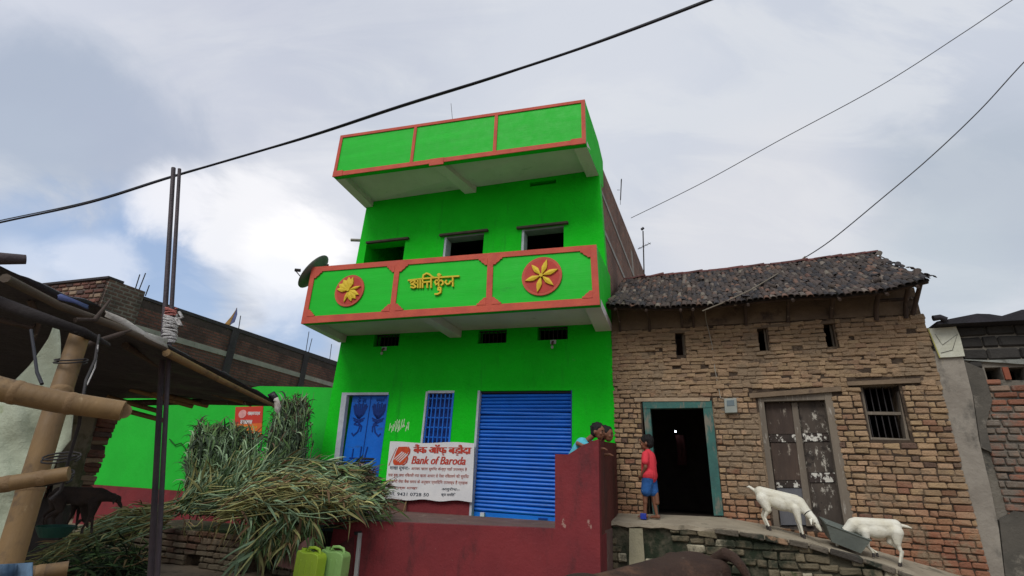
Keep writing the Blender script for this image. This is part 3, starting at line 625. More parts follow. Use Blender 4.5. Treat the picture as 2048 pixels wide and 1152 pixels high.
# roller shutter: every slat a piece
sh = bar('roller_shutter', BLUED, G, -2.32, -.66, .14, .16, -.60, 1.43, gh)
ns = 31; zb0, zt0 = -.52, 1.40; hs = (zt0 - zb0) / ns; sm = None
for k in range(ns):
    z = zb0 + k * hs
    if sm is None:
        prof = [(-.0, 0), (-.022, .18), (-.030, .45), (-.022, .75), (0, .92), (.006, .96), (.006, 0)]
        mb = MB(); pts = [G.W(-2.30, .10 + a, zb0 + b * hs) for a, b in prof]; mb.prism(pts, G.u * 1.63); sm, c0 = mb.mesh('slat', BLUE)
    link('slat', sm, c0 + Vector((0, 0, k * hs)) + G.n * random.uniform(-.003, .003), sh, rot=(random.gauss(0, .02), 0, 0))
bar('bottom_rail', BLUE, G, -2.30, -.66, .085, .12, -.60, -.525, sh); bar('guide_rail', WFRAME, G, -2.345, -2.305, -.012, .10, -.60, 1.44, sh)
bar('guide_rail', BLUED, G, -.668, -.65, -.006, .10, -.60, 1.44, sh); bar('dark_head_board', mat('dark_shutter_box', (.03, .03, .06), (.05, .035, .03), 6, .8, .2), G, -2.30, -.67, .05, .13, 1.402, 1.432, sh)  # dark board across the top of the shutter opening
bar('handle', BLUED, G, -1.2, -1.05, .075, .084, -.575, -.55, sh); bar('shutter_lock', WFRAME, G, -2.17, -2.10, .03, .084, -.60, -.53, sh)
# red dado below the sign and along the house
wall('dado', OXIDE, G, -4.14, -2.35, GZ - .1, -.34, -.004, .002, [], gh)
bar('dado', OXIDE, G, -.648, .05, -.006, -.002, GZ, -.43, gh)
wall('dado', OXIDE, G, -5.425, -4.14, GZ - .1, -.34, -.004, .002, [(-5.12, -4.14, -.62, -.34)], gh)
bar('exposed_brick_patch', BRICKD, G, -3.82, -3.50, -.02, -.0045, -.66, -.44, gh)
# painted scribble
rs = random.Random(3); st = []
for k in range(16):
    x = .02 + k * .026; st.append([(x, rs.uniform(-.02, .1)), (x + rs.uniform(-.02, .03), rs.uniform(.08, .22))])
strokes(G, 0, st, .014, .003, lambda x, y: (-4.06 + x, .72 + y)).build('paint_marks', mat('white_chalk_paint', (.7, .75, .6), (.5, .7, .4), 9, .9, 0), gh)
# rebar stubs on the roof
for (x0, y0, x1, y1, d) in ((905, 240, 902, 207, .8), (1241, 395, 1242, 360, 3.0), (1238, 380, 1234, 380, 3.0)):
    a, b = G.px(x0, y0, d), G.px(x1, y1, d); MB().tube([a + (a - b) * .4, b], .006, 6).build('rebar', IRON, gh)
for (x0, y0) in ((737, 408), (900, 384), (1198, 270)): pass
# little spout at the left corner of the upper floor
a = G.px(702, 480, 0); MB().tube([G.W(-5.3, .1, G.hit(702, 480)[1]), a], .035, 8).build('spout', CONC, gh)
# things on the facade ------------------------------------------------
for (px, py, lb) in ((765, 703, 'small bulb holder under the ventilator above the blue double door'), (1105, 690, 'small bulb holder under the ventilator above the roller shutter')):
    u, z = G.hit(px, py, -.06); t = empty('wall_lamp', G.W(u, 0, z), lb, 'lamp', 'bulb holders under the lower balcony')
    MB().box(G, u - .05, u + .05, -.025, -.001, z + .03, z + .10).build('mount', WFRAME, t); MB().tube([G.W(u, -.025, z + .07), G.W(u, -.07, z + .04), G.W(u, -.075, z)], .02, 8).build('holder', mat('brown_bakelite', (.12, .08, .06), None, 9, .5, 0), t)
    MB().ell(G.W(u, -.077, z - .04), (.026, .026, .034)).build('bulb', mat('unlit_bulb_glass', (.42, .44, .40), (.35, .37, .33), 9, .25, 0, spec=.6), t)
# satellite dish
dsh = empty('satellite_dish', G.px(640, 575, -1.1), 'grey satellite dish behind the left end of the lower balcony', 'satellite dish')
dc = G.px(627, 543, -1.1); ax = Vector((-.80, -.10, .52)).normalized(); q = ax.to_track_quat('Z', 'Y').to_matrix(); mb = MB(); nr, nsg = 7, 28; V_ = []; rd = .36
for side in (0, 1):
    for i in range(nr + 1):
        r_ = rd * i / nr
        for k in range(nsg):
            t = 2 * math.pi * k / nsg; V_.append(dc + q @ Vector((r_ * math.cos(t), r_ * math.sin(t) * 1.08, .8 * r_ * r_ - .10 - side * .012)))
F_ = []
for i in range(nr):
    for k in range(nsg):
        k2 = (k + 1) % nsg; a, b, c_, d_ = i * nsg + k, i * nsg + k2, (i + 1) * nsg + k2, (i + 1) * nsg + k; F_.append((a, b, c_, d_)); o2 = (nr + 1) * nsg; F_.append((d_ + o2, c_ + o2, b + o2, a + o2))
for k in range(nsg): k2 = (k + 1) % nsg; o2 = (nr + 1) * nsg; F_.append((nr * nsg + k, nr * nsg + k2, nr * nsg + k2 + o2, nr * nsg + k + o2))
mb.add(V_, F_, 0, True); mb.build('reflector', DISHM, dsh)
e0 = G.px(612, 566, -1.15); e1 = G.px(590, 540, -1.25); MB().tube([e0, (e0 + e1) / 2, e1], .011, 6).build('feed_arm', IRON, dsh); MB().tube([e1, e1 + (dc - e1).normalized() * .10], .033, 8).build('receiver', IRON, dsh)
MB().tube([dc - ax * .10, G.W(-5.3, -.95, 3.75), G.W(-5.3, -.95, 2.66)], .02, 8).build('mast', IRON, dsh)
# bank banner ----------------------------------------------------------
def banner():
    c = [G.hit(*p, -.07) for p in ((780, 884), (949, 886), (944, 1003), (768, 998))]
    t = empty('bank_sign', G.W(-3.3, -.07, .1), 'white painted bank sign in Hindi and English hung beneath the barred window', 'sign')
    nx, nz = 26, 14; mb = MB(); idx = []
    def P(s, v, k):
        a = Vector(c[3]).lerp(Vector(c[2]), s); b = Vector(c[0]).lerp(Vector(c[1]), s); q = a.lerp(b, v)
        e = (1 - v) ** 8 * .012 * math.sin(s * 17) + v ** 8 * .012 * math.sin(s * 9 + 1)
        return G.W(q.x, -.07 + k * .004, q.y + e)
    for k in (0, 1):
        for j in range(nz + 1):
            for i in range(nx + 1): idx.append(P(i / nx, j / nz, k))
    F_ = []; o = (nx + 1) * (nz + 1)
    for j in range(nz):
        for i in range(nx): a = j * (nx + 1) + i; F_.append((a, a + 1, a + nx + 2, a + nx + 1)); F_.append((o + a + nx + 1, o + a + nx + 2, o + a + 1, o + a))
    rim = [j * (nx + 1) for j in range(nz + 1)]; 
    for r_ in ([(i) for i in range(nx + 1)], [nz * (nx + 1) + i for i in range(nx + 1)][::-1], rim[::-1], [j * (nx + 1) + nx for j in range(nz + 1)]):
        for a, b in zip(r_, r_[1:]): F_.append((a, a + o, b + o, b))
    mb.add(idx, F_); bd = mb.build('board', WHITE, t)
    def mp(x, y):    # x,y in 0..1 of the board, y down
        a = Vector(c[3]).lerp(Vector(c[2]), x); b = Vector(c[0]).lerp(Vector(c[1]), x); return a.lerp(b, 1 - y)
    def line(txt, mt, x0, x1, y0, y1, shear=0, bold=0, up_=0):
        vs, fs = text_mesh(txt, .2, shear, 0, .004); mn, mx = vs.min(0), vs.max(0); s_ = mx - mn; pts = []
        for v in vs:
            q = mp(x0 + (x1 - x0) * (v[0] - mn[0]) / s_[0], y1 + (y0 - y1) * (v[1] - mn[1]) / s_[1]); k = (v[2] + .004) / .008; pts.append(G.W(q.x, -.0725 - .003 * k - up_, q.y))
        MB().add(pts, fs).build('lettering', mt, t)
    for q_, e_ in enumerate((0, .008, .015)): line('बैंक ऑफ़ बड़ौदा', REDL, .295 + e_, .955 + e_, .035, .225, 0, 0, q_ * .0006)
    for q_, e_ in enumerate((0, .007)): line('Bank of Baroda', REDL, .285 + e_, .905 + e_, .245, .385, .25, 0, q_ * .0006)
    line('शाखा सूचना:-', INK, .035, .27, .435, .51, 0, .004)
    line('आपका खाता सुविधा केन्द्र यहाँ उपलब्ध है', PINKL, .29, .93, .43, .505, 0, .003)
    line('पास बुक जमा निकासी नया खाता आधार से पैसा निकालने की सुविधा', PINKL, .02, .955, .545, .63, 0, .003)
    line('की सभी सेवा बैंक समय के अनुसार प्रतिदिन उपलब्ध हैं ग्राहक', PINKL, .02, .945, .655, .735, 0, .003)
    line('सम्पर्क शाखा', PINKL, .06, .38, .785, .835, 0, .003); line('मो. 9431 0728 50', INK, .06, .52, .865, .935, 0, .004)
    line('अनुरोध:-', INK, .66, .86, .775, .84, 0, .003); line('कृपा समिति', INK, .66, .82, .865, .935, 0, .003)
    # rising sun emblem shaped like a slanted B
    def poly(pts, mt, k=0, nm='emblem'): MB().prism([G.W(mp(*p).x, -.0765 - k, mp(*p).y) for p in pts], G.n * (.004)).build(nm, mt, t)
    poly([(.115, .085), (.215, .08), (.240, .11), (.243, .155), (.228, .205), (.200, .235), (.222, .26), (.226, .30), (.212, .35), (.185, .395), (.155, .41), (.085, .41), (.070, .385), (.062, .34), (.085, .20), (.10, .13)], ORANGEL)
    poly([(.238, .08), (.262, .13), (.262, .19), (.238, .25), (.245, .29), (.235, .36), (.20, .41), (.175, .412), (.215, .37), (.232, .30), (.215, .25), (.243, .19), (.245, .13), (.225, .08)], REDL, .001)
    for k in range(4): x = .075 + k * .022; poly([(x, .30 + k * .018), (x + .004, .313 + k * .018), (x + .095, .185 + k * .014), (x + .09, .165 + k * .014)], WHITE, .003, 'emblem_ray')
    poly([(.012, .42), (.020, .42), (.092, .10), (.084, .12)], ORANGEL, .001)
banner()
# ================================================================== RED PLINTH IN FRONT OF THE HOUSE
pf = empty('red_plinth', G.W(-1.8, -2, GZ), 'dark red plinth with a taller sloping parapet in front of the shutter', 'plinth')
a = G.hit(670, 1040, -2); b = G.hit(1110, 1058, -2)
top = [G.px(*p, -2) for p in ((1110, 1058), (1110, 908), (1136, 909), (1168, 889), (1205, 878))]
mb = MB(); uu = .09
ft = [G.W(a[0] - .03, -2, GZ - .1), G.W(uu, -2, GZ - .1), G.W(uu, -2, (top[4] - G.o).z)] + [top[4]] * 0 + [top[3], top[2], top[1], top[0], G.W(a[0], -2, a[1])]
mb.prism(ft, G.n * .14).build('front_wall', OXIDE, pf)
zf = -.60
MB().hexa([G.W(a[0], -1.858, a[1] - .5), G.W(uu - .005, -1.858, b[1] - .5), G.W(uu - .005, -.008, zf - .5), G.W(-4.13, -.008, zf - .5), G.W(a[0], -1.858, a[1] - .002), G.W(uu - .005, -1.858, b[1] - .002), G.W(uu - .005, -.008, zf + .03), G.W(-4.13, -.008, zf)]).build('floor', mat('dusty_red_floor', (.17, .10, .085), (.12, .075, .065), 3, .9, .4, stain=((.26, .22, .18), 3, .55, .2)), pf)
zt = (top[4] - G.o).z
MB().box(G, uu - .3, uu - .004, -1.857, -1.45, GZ - .1, -.56).build('base_block', OXIDE, pf)
MB().hexa([G.W(uu - .14, -1.857, -.555), G.W(uu, -1.857, -.555), G.W(uu - .03, -.012, -.555), G.W(uu - .16, -.012, -.555), G.W(uu - .14, -1.857, zt - .01), G.W(uu, -1.857, zt - .01), G.W(uu - .03, -.012, .60), G.W(uu - .16, -.012, .60)]).build('side_parapet', mat('shaded_red_wash', (.13, .03, .022), (.09, .026, .02), 2, .85, .4, 25, stain=((.05, .025, .02), 3, .5, .2, (1, 1, .5))), pf)  # side face in a darker, browner red: its shade is painted in
MB().prism([G.px(*p, -2.03) for p in ((716, 1066), (722, 1066), (712, 1175), (705, 1175))], G.n * .028).build('drain_pipe', PVC, pf)
MB().prism([G.px(*p, -2.015) for p in ((708, 1064), (722, 1062), (722, 1070), (709, 1070))], G.n * .013).build('drain_mouth', IRON, pf)
MB().prism([G.px(*p, -2.012) for p in ((668, 1095), (708, 1072), (705, 1160), (655, 1170))], G.n * .010).build('render_patch', mat('darker_red_patch', (.11, .028, .026), (.08, .022, .022), 3, .85, .5), pf)
# stick leaning by the sign
tag(MB().tube([G.px(803, 1036, -.25), G.px(813, 1002, -.03)], .012, 6).build('stick', BAMB), 'short pale stick leaning on the dado left below the bank sign', 'stick')
# ================================================================== OLD BRICK HOUSE
bh = empty('brick_house', B.W(2.1, 0, GZ), 'old brown brick house with sooty clay tile roof and two doorways', 'house')
D1 = (.43, 1.46, -.42, 1.27); D2 = (2.10, 3.01, -.55, 1.34); WN = (3.41, 3.86, .72, 1.455)
SL = [(1.005, 1.15, 1.97, 2.35), (2.21, 2.36, 1.99, 2.36), (3.10, 3.25, 2.01, 2.385)]
BH = [D1, D2, WN] + SL; UE = 4.33
wall('wall', MUD, B, -.02, UE - .02, GZ - .1, 2.83, .0, .40, BH, bh)
mbx = MB().box(B, UE - .4, UE - .02, .4, 4.2, GZ - .1, 2.83); mbx.build('wall', MUD, bh)
MB().prism([B.W(UE - .38, .05, 2.83), B.W(UE - .38, 1.42, 3.86), B.W(UE - .38, 3.3, 2.83)], B.u * .35).build('gable_wall', MUD, bh)
rb = random.Random(11)
small = [(rb.uniform(.3, 4.2), rb.uniform(1.35, 2.2)) for _ in range(9)] + [(1.80, 1.66), (2.45, 1.60), (1.5, 1.62), (2.72, 1.6), (.72, 1.72), (3.5, 1.62), (2.95, 1.63)]
def skipB(u, z, hu, hz): return any(abs(u - a) < hu * .8 and abs(z - b) < hz for a, b in small)
CUT = [(.415, 1.475, -.5, 1.29), (2.075, 3.03, -.6, 1.36), (1.985, 3.17, 1.335, 1.40), (3.26, 4.12, 1.475, 1.535), (3.395, 3.885, .70, 1.47)] + [(a - .004, b + .004, c_, d_) for a, b, c_, d_ in SL]
VB = brick_variants('brick', BRICK, .165, .073, .09, .009, 12)
# courses: squarer, larger and redder low down on the right, thin and mud-set above
it = brick_items(B, -.02, UE, -1.30, 1.36, .077, .165, .004, .045, skipB, .012, 1.3, rb, cuts=CUT)
it += brick_items(B, -.02, UE, 1.36, 2.44, .062, .14, .006, .045, skipB, .011, 2.0, rb, cuts=CUT)
vis = [t for t in it if not ((t[0] - B.o).z < -.5 and (t[0] - B.o).dot(B.u) < 1.9)]
place_pieces(vis, VB, BRICK, bh, 'brick', 300, 'brickwork')
# corner quoins down the right arris
it = brick_items(Fr(B.W(UE - .02, .0, 0), R(21.7) - math.pi / 2), .1, 4.0, -1.3, 2.4, .079, .175, -.01, .045, lambda *a: False, .013, 1.1, rb)
place_pieces(it, VB, BRICK, bh, 'brick', 0, 'flank_brickwork')
# smooth dark mud band under the eave
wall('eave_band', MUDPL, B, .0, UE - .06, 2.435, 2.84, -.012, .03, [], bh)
# interior seen through the doorway
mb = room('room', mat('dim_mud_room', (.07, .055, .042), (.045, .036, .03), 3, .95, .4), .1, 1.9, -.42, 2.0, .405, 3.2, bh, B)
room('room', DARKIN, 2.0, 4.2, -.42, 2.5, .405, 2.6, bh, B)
bl = empty('ceiling_bulb', B.W(.92, 2.4, 1.0), 'tiny lit bulb glowing inside the dark doorway', 'lamp')
ml = bpy.data.materials.new('glowing_bulb'); ml.use_nodes = True; pb = ml.node_tree.nodes['Principled BSDF']; pb.inputs['Emission Color'].default_value = (.85, .9, 1, 1); pb.inputs['Emission Strength'].default_value = 9
u_, z_ = B.hit(1351, 863, 2.4); MB().ell(B.W(u_, 2.4, z_), .017).build('bulb', ml, bl); MB().tube([B.W(u_, 2.4, z_ + .04), B.W(u_ + .02, 2.4, 1.99)], .005, 5).build('flex', IRON, bl)
cl = empty('hanging_cloth', B.W(1.0, 2.5, .6), 'dull reddish cloth hanging inside the dark doorway', 'cloth')
mbc = MB(); ps = []
uc, zc = B.hit(1362, 900, 2.5)
for k in range(9):
    x = uc - .09 + k * .022; ps.append((x, 2.5 + .02 * math.sin(k * 1.7)))
V_ = []; F_ = []
for j, z in enumerate((zc + .28, zc + .1, zc - .12, zc - .28)):
    for x, d_ in ps: V_.append(B.W(x + .02 * math.sin(j), d_, z))
for j in range(3):
    for i in range(8): F_.append((j * 9 + i, j * 9 + i + 1, j * 9 + i + 10, j * 9 + i + 9))
mbc.add(V_, F_, 0, True); oc = mbc.build('cloth_panel', mat('dull_red_cloth', (.16, .05, .05), (.1, .035, .035), 6, .9, .4), cl); md = oc.modifiers.new('s', 'SOLIDIFY'); md.thickness = .006
# open doorway: teal frame and thin lintel
fr1 = [((1285, 803), (1299, 803), (1316, 1030), (1306, 1030)), ((1405, 803), (1423, 801), (1447, 1031), (1428, 1031)), ((1285, 803), (1423, 801), (1424, 815), (1286, 817))]
fo = plate('door_frame', TEAL, B, fr1[0], -.012, .14, bh); plate('door_frame', TEAL, B, fr1[1], -.014, .14, bh); plate('door_frame', TEAL, B, fr1[2], -.02, .14, bh)
plate('lintel', mat('pale_dusty_plaster', (.40, .30, .20), (.3, .22, .15), 5, .95, .5), B, [(1268, 796), (1420, 795), (1420, 802), (1270, 803)], -.03, .07, bh)
plate('lintel', MUDPL, B, [(1498, 787), (1682, 772), (1683, 782), (1500, 796)], -.05, .12, bh)
plate('lintel', MUDPL, B, [(1694, 763), (1840, 756), (1841, 765), (1696, 771)], -.05, .10, bh)
for p in ([(1340, 661), (1382, 660), (1382, 665), (1340, 666)], [(1500, 653), (1590, 645), (1590, 651), (1500, 658)], [(1632, 643), (1700, 638), (1700, 644), (1632, 649)]): plate('lintel', MUDPL, B, p, -.02, .06, bh)
MB().box(B, .45, 1.44, .0, .36, -.44, -.405).build('threshold', CONC, bh)
# shut plank door
d2 = empty('x', B.W(2.5, 0, -.5), None, None); bpy.data.objects.remove(d2)
leaf = MB().box(B, 2.14, 2.97, .13, .16, -.46, 1.33).build('door', WOODD, bh)
plate('door_frame', WOODG, B, [(1513, 788), (1526, 790), (1560, 1056), (1547, 1053)], .0, .12, bh); plate('door_frame', WOODG, B, [(1648, 786), (1663, 785), (1712, 1056), (1690, 1058)], -.01, .13, bh)
plate('door_head', WOODG, B, [(1517, 789), (1662, 778), (1664, 799), (1519, 803)], -.004, .12, bh)
plate('middle_post', WOODG, B, [(1583, 806), (1594, 805), (1628, 1052), (1613, 1052)], .085, .045, leaf)
def dpan(pts, mt, d=.108, nm='panel'): plate(nm, mt, B, pts, d, .022, leaf)
dpan([(1530, 806), (1582, 806), (1590, 868), (1537, 868)], WOODD2); dpan([(1541, 885), (1592, 885), (1602, 960), (1550, 960)], WOODD2); dpan([(1554, 976), (1605, 976), (1614, 1050), (1562, 1050)], mat('bare_grey_board', (.13, .13, .14), (.09, .09, .1), 4, .85, .4, 30, stretch=(1, 1, .2)))
dpan([(1597, 805), (1647, 803), (1658, 866), (1605, 866)], WOODD); dpan([(1609, 884), (1661, 883), (1672, 944), (1617, 945)], WOODD); dpan([(1621, 966), (1676, 965), (1688, 1050), (1632, 1050)], WOODD)
RAIL = mat('peeling_white_rail', (.05, .035, .03), (.03, .025, .02), 5, .85, .5, 30, stain=((.55, .53, .47), 11, .52, .03, (1.2, 1.2, .8)))
for p in ([(1537, 869), (1591, 869), (1593, 884), (1540, 884)], [(1550, 961), (1603, 961), (1605, 975), (1553, 975)], [(1605, 867), (1659, 867), (1661, 882), (1608, 883)], [(1617, 946), (1673, 945), (1676, 964), (1620, 965)]): dpan(p, RAIL, .095, 'rail')
# barred window
plate('window_frame', WOODG, B, [(1717, 770), (1724, 770), (1744, 876), (1737, 876)], .06, .14, bh); plate('window_frame', WOODG, B, [(1795, 768), (1801, 768), (1822, 880), (1813, 880)], .05, .14, bh)
plate('window_frame', WOODG, B, [(1717, 768), (1801, 764), (1802, 771), (1718, 774)], .055, .14, bh); plate('window_frame', WOODG, B, [(1736, 874), (1822, 878), (1823, 888), (1738, 883)], .03, .16, bh)
for k in range(5):
    u = 3.475 + .075 * k; MB().tube([B.W(u, .13, .73), B.W(u, .13, 1.45)], .008, 6).build('window_bar', IRON, bh)
plate('cross_bar', WOODG, B, [(1727, 823), (1809, 824), (1810, 830), (1728, 829)], .10, .05, bh)
# slit windows: upright slat in each
for a, b, c_, d_ in SL: bar('slit_post', WOODG, B, (a + b) / 2 + .025, (a + b) / 2 + .05, .10, .14, c_, d_, bh); bar('slit_jamb', MUDPL, B, b - .02, b - .001, .03, .2, c_, d_, bh)
# ---- roof: purlin deck and clay tiles, one by one
eave = [(1215, 614), (1330, 618), (1450, 611), (1560, 597), (1680, 594), (1770, 584), (1866, 560)]
ev = [(a_, b_ + .06) for a_, b_ in (B.hit(x, y, -.55) for x, y in eave)]; rd_ = [B.hit(x, y, 1.4) for x, y in ((1236, 560), (1400, 544), (1545, 529), (1650, 517), (1735, 507))]
def interp(pts, u):
    if u <= pts[0][0]: return pts[0][1]
    for (a, za), (b, zb) in zip(pts, pts[1:]):
        if u <= b: return za + (zb - za) * (u - a) / (b - a)
    return pts[-1][1]
def ROOF(u, t, lift=0):   # t 0 eave .. 1 ridge
    ze, zr = interp(ev, u), interp(rd_, u); d = -.55 + 1.95 * t; sag = -.05 * math.sin(math.pi * t)
    return B.W(u, d, ze + (zr - ze) * t + sag + lift - .03)
U0, U1 = .0, 4.30
nu, nt_ = 22, 8; mb = MB(); V_ = []; F_ = []
for k in (0, -.035):
    for j in range(nt_ + 1):
        for i in range(nu + 1): u = U0 + (U1 - U0) * i / nu; V_.append(ROOF(u, j / nt_, k))
o_ = (nu + 1) * (nt_ + 1)
for j in range(nt_):
    for i in range(nu): a = j * (nu + 1) + i; F_.append((a, a + 1, a + nu + 2, a + nu + 1)); F_.append((o_ + a + nu + 1, o_ + a + nu + 2, o_ + a + 1, o_ + a))
for i in range(nu): F_.append((i + 1, i, i + o_, i + 1 + o_))
for j in range(nt_): a = j * (nu + 1) + nu; F_.append((a + nu + 1, a, a + o_, a + nu + 1 + o_))
mb.add(V_, F_); roof = mb.build('roof', mat('dark_roof_deck', (.035, .028, .025), (.02, .017, .016), 4, .95, .5), bh)
MB().hexa([ROOF(0, 1), ROOF(U1 - .1, 1), B.W(U1 - .1, 3.4, 2.75), B.W(0, 3.4, 2.75), ROOF(0, 1, .03), ROOF(U1 - .1, 1, .03), B.W(U1 - .1, 3.4, 2.8), B.W(0, 3.4, 2.8)]).build('rear_slope', TILE, roof)
def tile_mesh(L_, r, seed):
    rn = random.Random(seed); V_ = []; F_ = []; n = 5
    for j, (y, rr) in enumerate(((0, r), (L_, r * .82))):
        for th_ in (0, .010):
            for k in range(n + 1):
                a = math.pi * (k / n); V_.append(Vector((math.cos(a) * (rr - th_), y, math.sin(a) * (rr - th_) * .8)) + Vector((rn.uniform(-1, 1), rn.uniform(-1, 1), rn.uniform(-1, 1))) * .003)
    m1 = n + 1
    for k in range(n):
        F_ += [(k, k + 1, 2 * m1 + k + 1, 2 * m1 + k), (m1 + k, 3 * m1 + k, 3 * m1 + k + 1, m1 + k + 1), (k, m1 + k, m1 + k + 1, k + 1), (2 * m1 + k, 2 * m1 + k + 1, 3 * m1 + k + 1, 3 * m1 + k)]
    F_ += [(0, 2 * m1, 3 * m1, m1), (n, m1 + n, 3 * m1 + n, 2 * m1 + n)]
    me = bpy.data.meshes.new('roof_tile'); me.from_pydata(V_, [], F_); me.materials.append(TILE); 
    return me
TV = [tile_mesh(.165, .044, k) for k in range(6)]
def slope_rot(u, t, j1=0, j2=0, j3=0):
    a, b = ROOF(u, max(0, t - .05)), ROOF(u, min(1, t + .05)); y = (b - a).normalized(); x = (ROOF(u + .05, t) - ROOF(u - .05, t)).normalized(); z = x.cross(y).normalized(); x = y.cross(z)
    return (Matrix((x, y, z)).transposed() @ Euler((j1, j2, j3)).to_matrix()).to_euler()
rt = random.Random(5); items = []
rows = 23; pitch = .077
for j in range(rows):
    n = int((U1 - U0) / pitch)
    for i in range(n + 1):
        u = U0 + .03 + i * pitch + rt.uniform(-.010, .010) + (pitch / 2 if j % 2 else 0) * .35; t = j / rows + rt.uniform(-.008, .006) - .03
        if u > U1 + .04: continue
        if rt.random() < .012: continue
        inv = rt.random() < .05
        r_ = slope_rot(u, max(.02, t), rt.gauss(.07, .02), rt.gauss(0, .04) + (math.pi if inv else 0), rt.gauss(0, .04))
        items.append((ROOF(u, t, .045 if inv else rt.uniform(.0, .016)), r_, (rt.uniform(.9, 1.15), rt.uniform(.9, 1.1), rt.uniform(.9, 1.2))))
for k in range(12):   # broken pieces lying about, more of them at the eave
    u = rt.uniform(0, U1); t = rt.random() ** 2
    items.append((ROOF(u, t, rt.uniform(.05, .08)), slope_rot(u, max(.02, t), rt.gauss(0, .25), rt.gauss(0, .4), rt.uniform(-1.3, 1.3)), (rt.uniform(.7, 1.1), rt.uniform(.4, .9), 1)))
for k in range(16):   # loose tiles hanging off the right verge
    t = k / 16; items.append((ROOF(U1 + rt.uniform(-.03, .06), t, rt.uniform(-.02, .05)), slope_rot(U1 - .1, max(.05, t), rt.gauss(0, .2), rt.gauss(.35, .2), rt.gauss(-.3, .3)), (1.1, 1, 1)))
place_pieces(items, TV, TILE, roof, 'roof_tile', 300, 'roof_tiles')
TR = [tile_mesh(.26, .085, 20 + k) for k in range(3)]
for me in TR: me.materials.clear(); me.materials.append(TILER)
for k in range(24):
    u = .02 + k * .18; p = ROOF(u, 1, -.01); x = (ROOF(u + .1, 1) - ROOF(u - .1, 1)).normalized(); z = Vector((0, 0, 1)); s_ = x.cross(z).normalized(); z = s_.cross(x)
    r_ = (Matrix((s_, x, z)).transposed() @ Euler((rt.gauss(.09, .05), rt.gauss(0, .1), rt.gauss(0, .05))).to_matrix()).to_euler()
    link('ridge_tile', TR[k % 3], p, roof, rot=r_, scale=(1, 1, 1))
# eave poles and brackets
for i in range(4):
    t = .07 + i * .085
    MB().tube([ROOF(u, t, -.075) for u in [k * .37 for k in range(13)][:12] + [U1 + .03]], .026, 6).build('purlin', WOODD2, roof)
for (px, r_) in ((1240, .02), (1298, .018), (1363, .02), (1386, .02), (1490, .025), (1575, .026), (1662, .03), (1752, .032), (1812, .03)):
    u, z = B.hit(px, 640, 0); MB().tube([B.W(u, -.02, 2.40 + rt.uniform(-.04, .04)), B.W(u + .01, -.10, 2.56), ROOF(u, .10, -.09)], r_, 7).build('eave_bracket', WOODD2, bh)
    MB().tube([ROOF(u + .02, -.03, -.055), ROOF(u + .02, .95, -.055)], .022, 6).build('rafter', WOODD2, roof)
for k in range(3): MB().tube([B.W(U1 - .45, .0 + .45 * k, 2.66 + .3 * k), B.W(U1 + .02, .0 + .45 * k, 2.66 + .31 * k)], .03, 7).build('gable_purlin', WOODD2, roof)
MB().tube([B.W(U1 - .10, .05, 2.36), ROOF(U1 - .02, .12, -.10)], .03, 7).build('eave_bracket', WOODD2, bh)
# dusty vine or cable lying over the tiles
tag(MB().tube([B.px(1405, 622, -.62), B.px(1445, 606, -.62), B.px(1500, 585, -.45) + Vector((0, 0, .03)), B.px(1560, 545, .9), B.px(1600, 522, 1.55), B.px(1610, 513, 1.8)], .011, 6).build('roof_cable', mat('dusty_cable', (.20, .17, .13), (.14, .12, .09), 8, .9, 0)), 'dusty cable lying across the clay tile roof', 'cable')
# ---- electricity meter
mt_ = empty('electric_meter', B.px(1461, 811, 0), 'grey electricity meter box on the brickwork right of the open doorway', 'meter')
bx = plate('box', mat('grey_meter_case', (.30, .32, .29), (.24, .26, .23), 8, .6, .1), B, [(1448, 797), (1473, 796), (1475, 825), (1450, 826)], -.10, .10, mt_); bevel(bx, .008)
plate('meter_window', mat('meter_glass', (.12, .16, .17), (.1, .13, .14), 8, .2, 0, spec=.6), B, [(1453, 801), (1468, 800), (1469, 811), (1454, 812)], -.105, .006, mt_)
plate('backboard', WOODG, B, [(1440, 795), (1477, 793), (1479, 829), (1443, 830)], -.005, .02, mt_)
tag(MB().tube([B.px(1452, 798, -.05), B.px(1441, 796, -.02), B.px(1430, 740, -.02), B.px(1424, 690, -.025), B.px(1412, 640, -.03), B.px(1410, 620, -.3)], .006, 5).build('meter_cable', mat('pale_cable', (.35, .33, .28), (.3, .28, .24), 8, .7, 0)), 'thin pale cable running from the meter box up to the eave', 'cable')
# ================================================================== WALKWAY AND RETAINING WALL
wk = empty('walkway', B.W(2, -.9, GZ), 'sloping cement walkway on a mossy stone retaining wall before the brick house', 'walkway', kind='structure')
TP = [B.hit(x, y, -.9) for x, y in ((1206, 1044), (1330, 1047), (1480, 1060), (1620, 1085), (1740, 1118), (1830, 1150))]
TP = [(-.40, -.490)] + TP[1:] + [(4.0, -1.0), (5.6, -1.28)]
BK = [(-.40, -.41), (1.49, -.36), (2.05, -.42), (2.96, -.56), (4.3, -.88), (5.6, -1.2)]
us_ = [-.32 + .15 * i for i in range(41)]; mb = MB(); V_ = []; F_ = []
rw = random.Random(9)
for u in us_:
    zf_, zb2 = interp(TP, u), interp(BK, u); j = rw.uniform(-.006, .006)
    zf_ += rw.uniform(-.012, .010)
    V_ += [B.W(u, -.92 + rw.uniform(-.012, .012), zf_ + j), B.W(u, -.45, (zf_ + zb2) / 2 + rw.uniform(-.01, .01)), B.W(u, .018, zb2), B.W(u, .018, zb2 - .3), B.W(u, -.84, zf_ - .3), B.W(u, -.84, zf_ - .06), B.W(u, -.92 + rw.uniform(-.01, .01), zf_ - .045 + rw.uniform(-.01, .01))]
for i in range(len(us_) - 1):
    for k in range(7): a = i * 7 + k; b = i * 7 + (k + 1) % 7; F_.append((a, a + 7, b + 7, b))
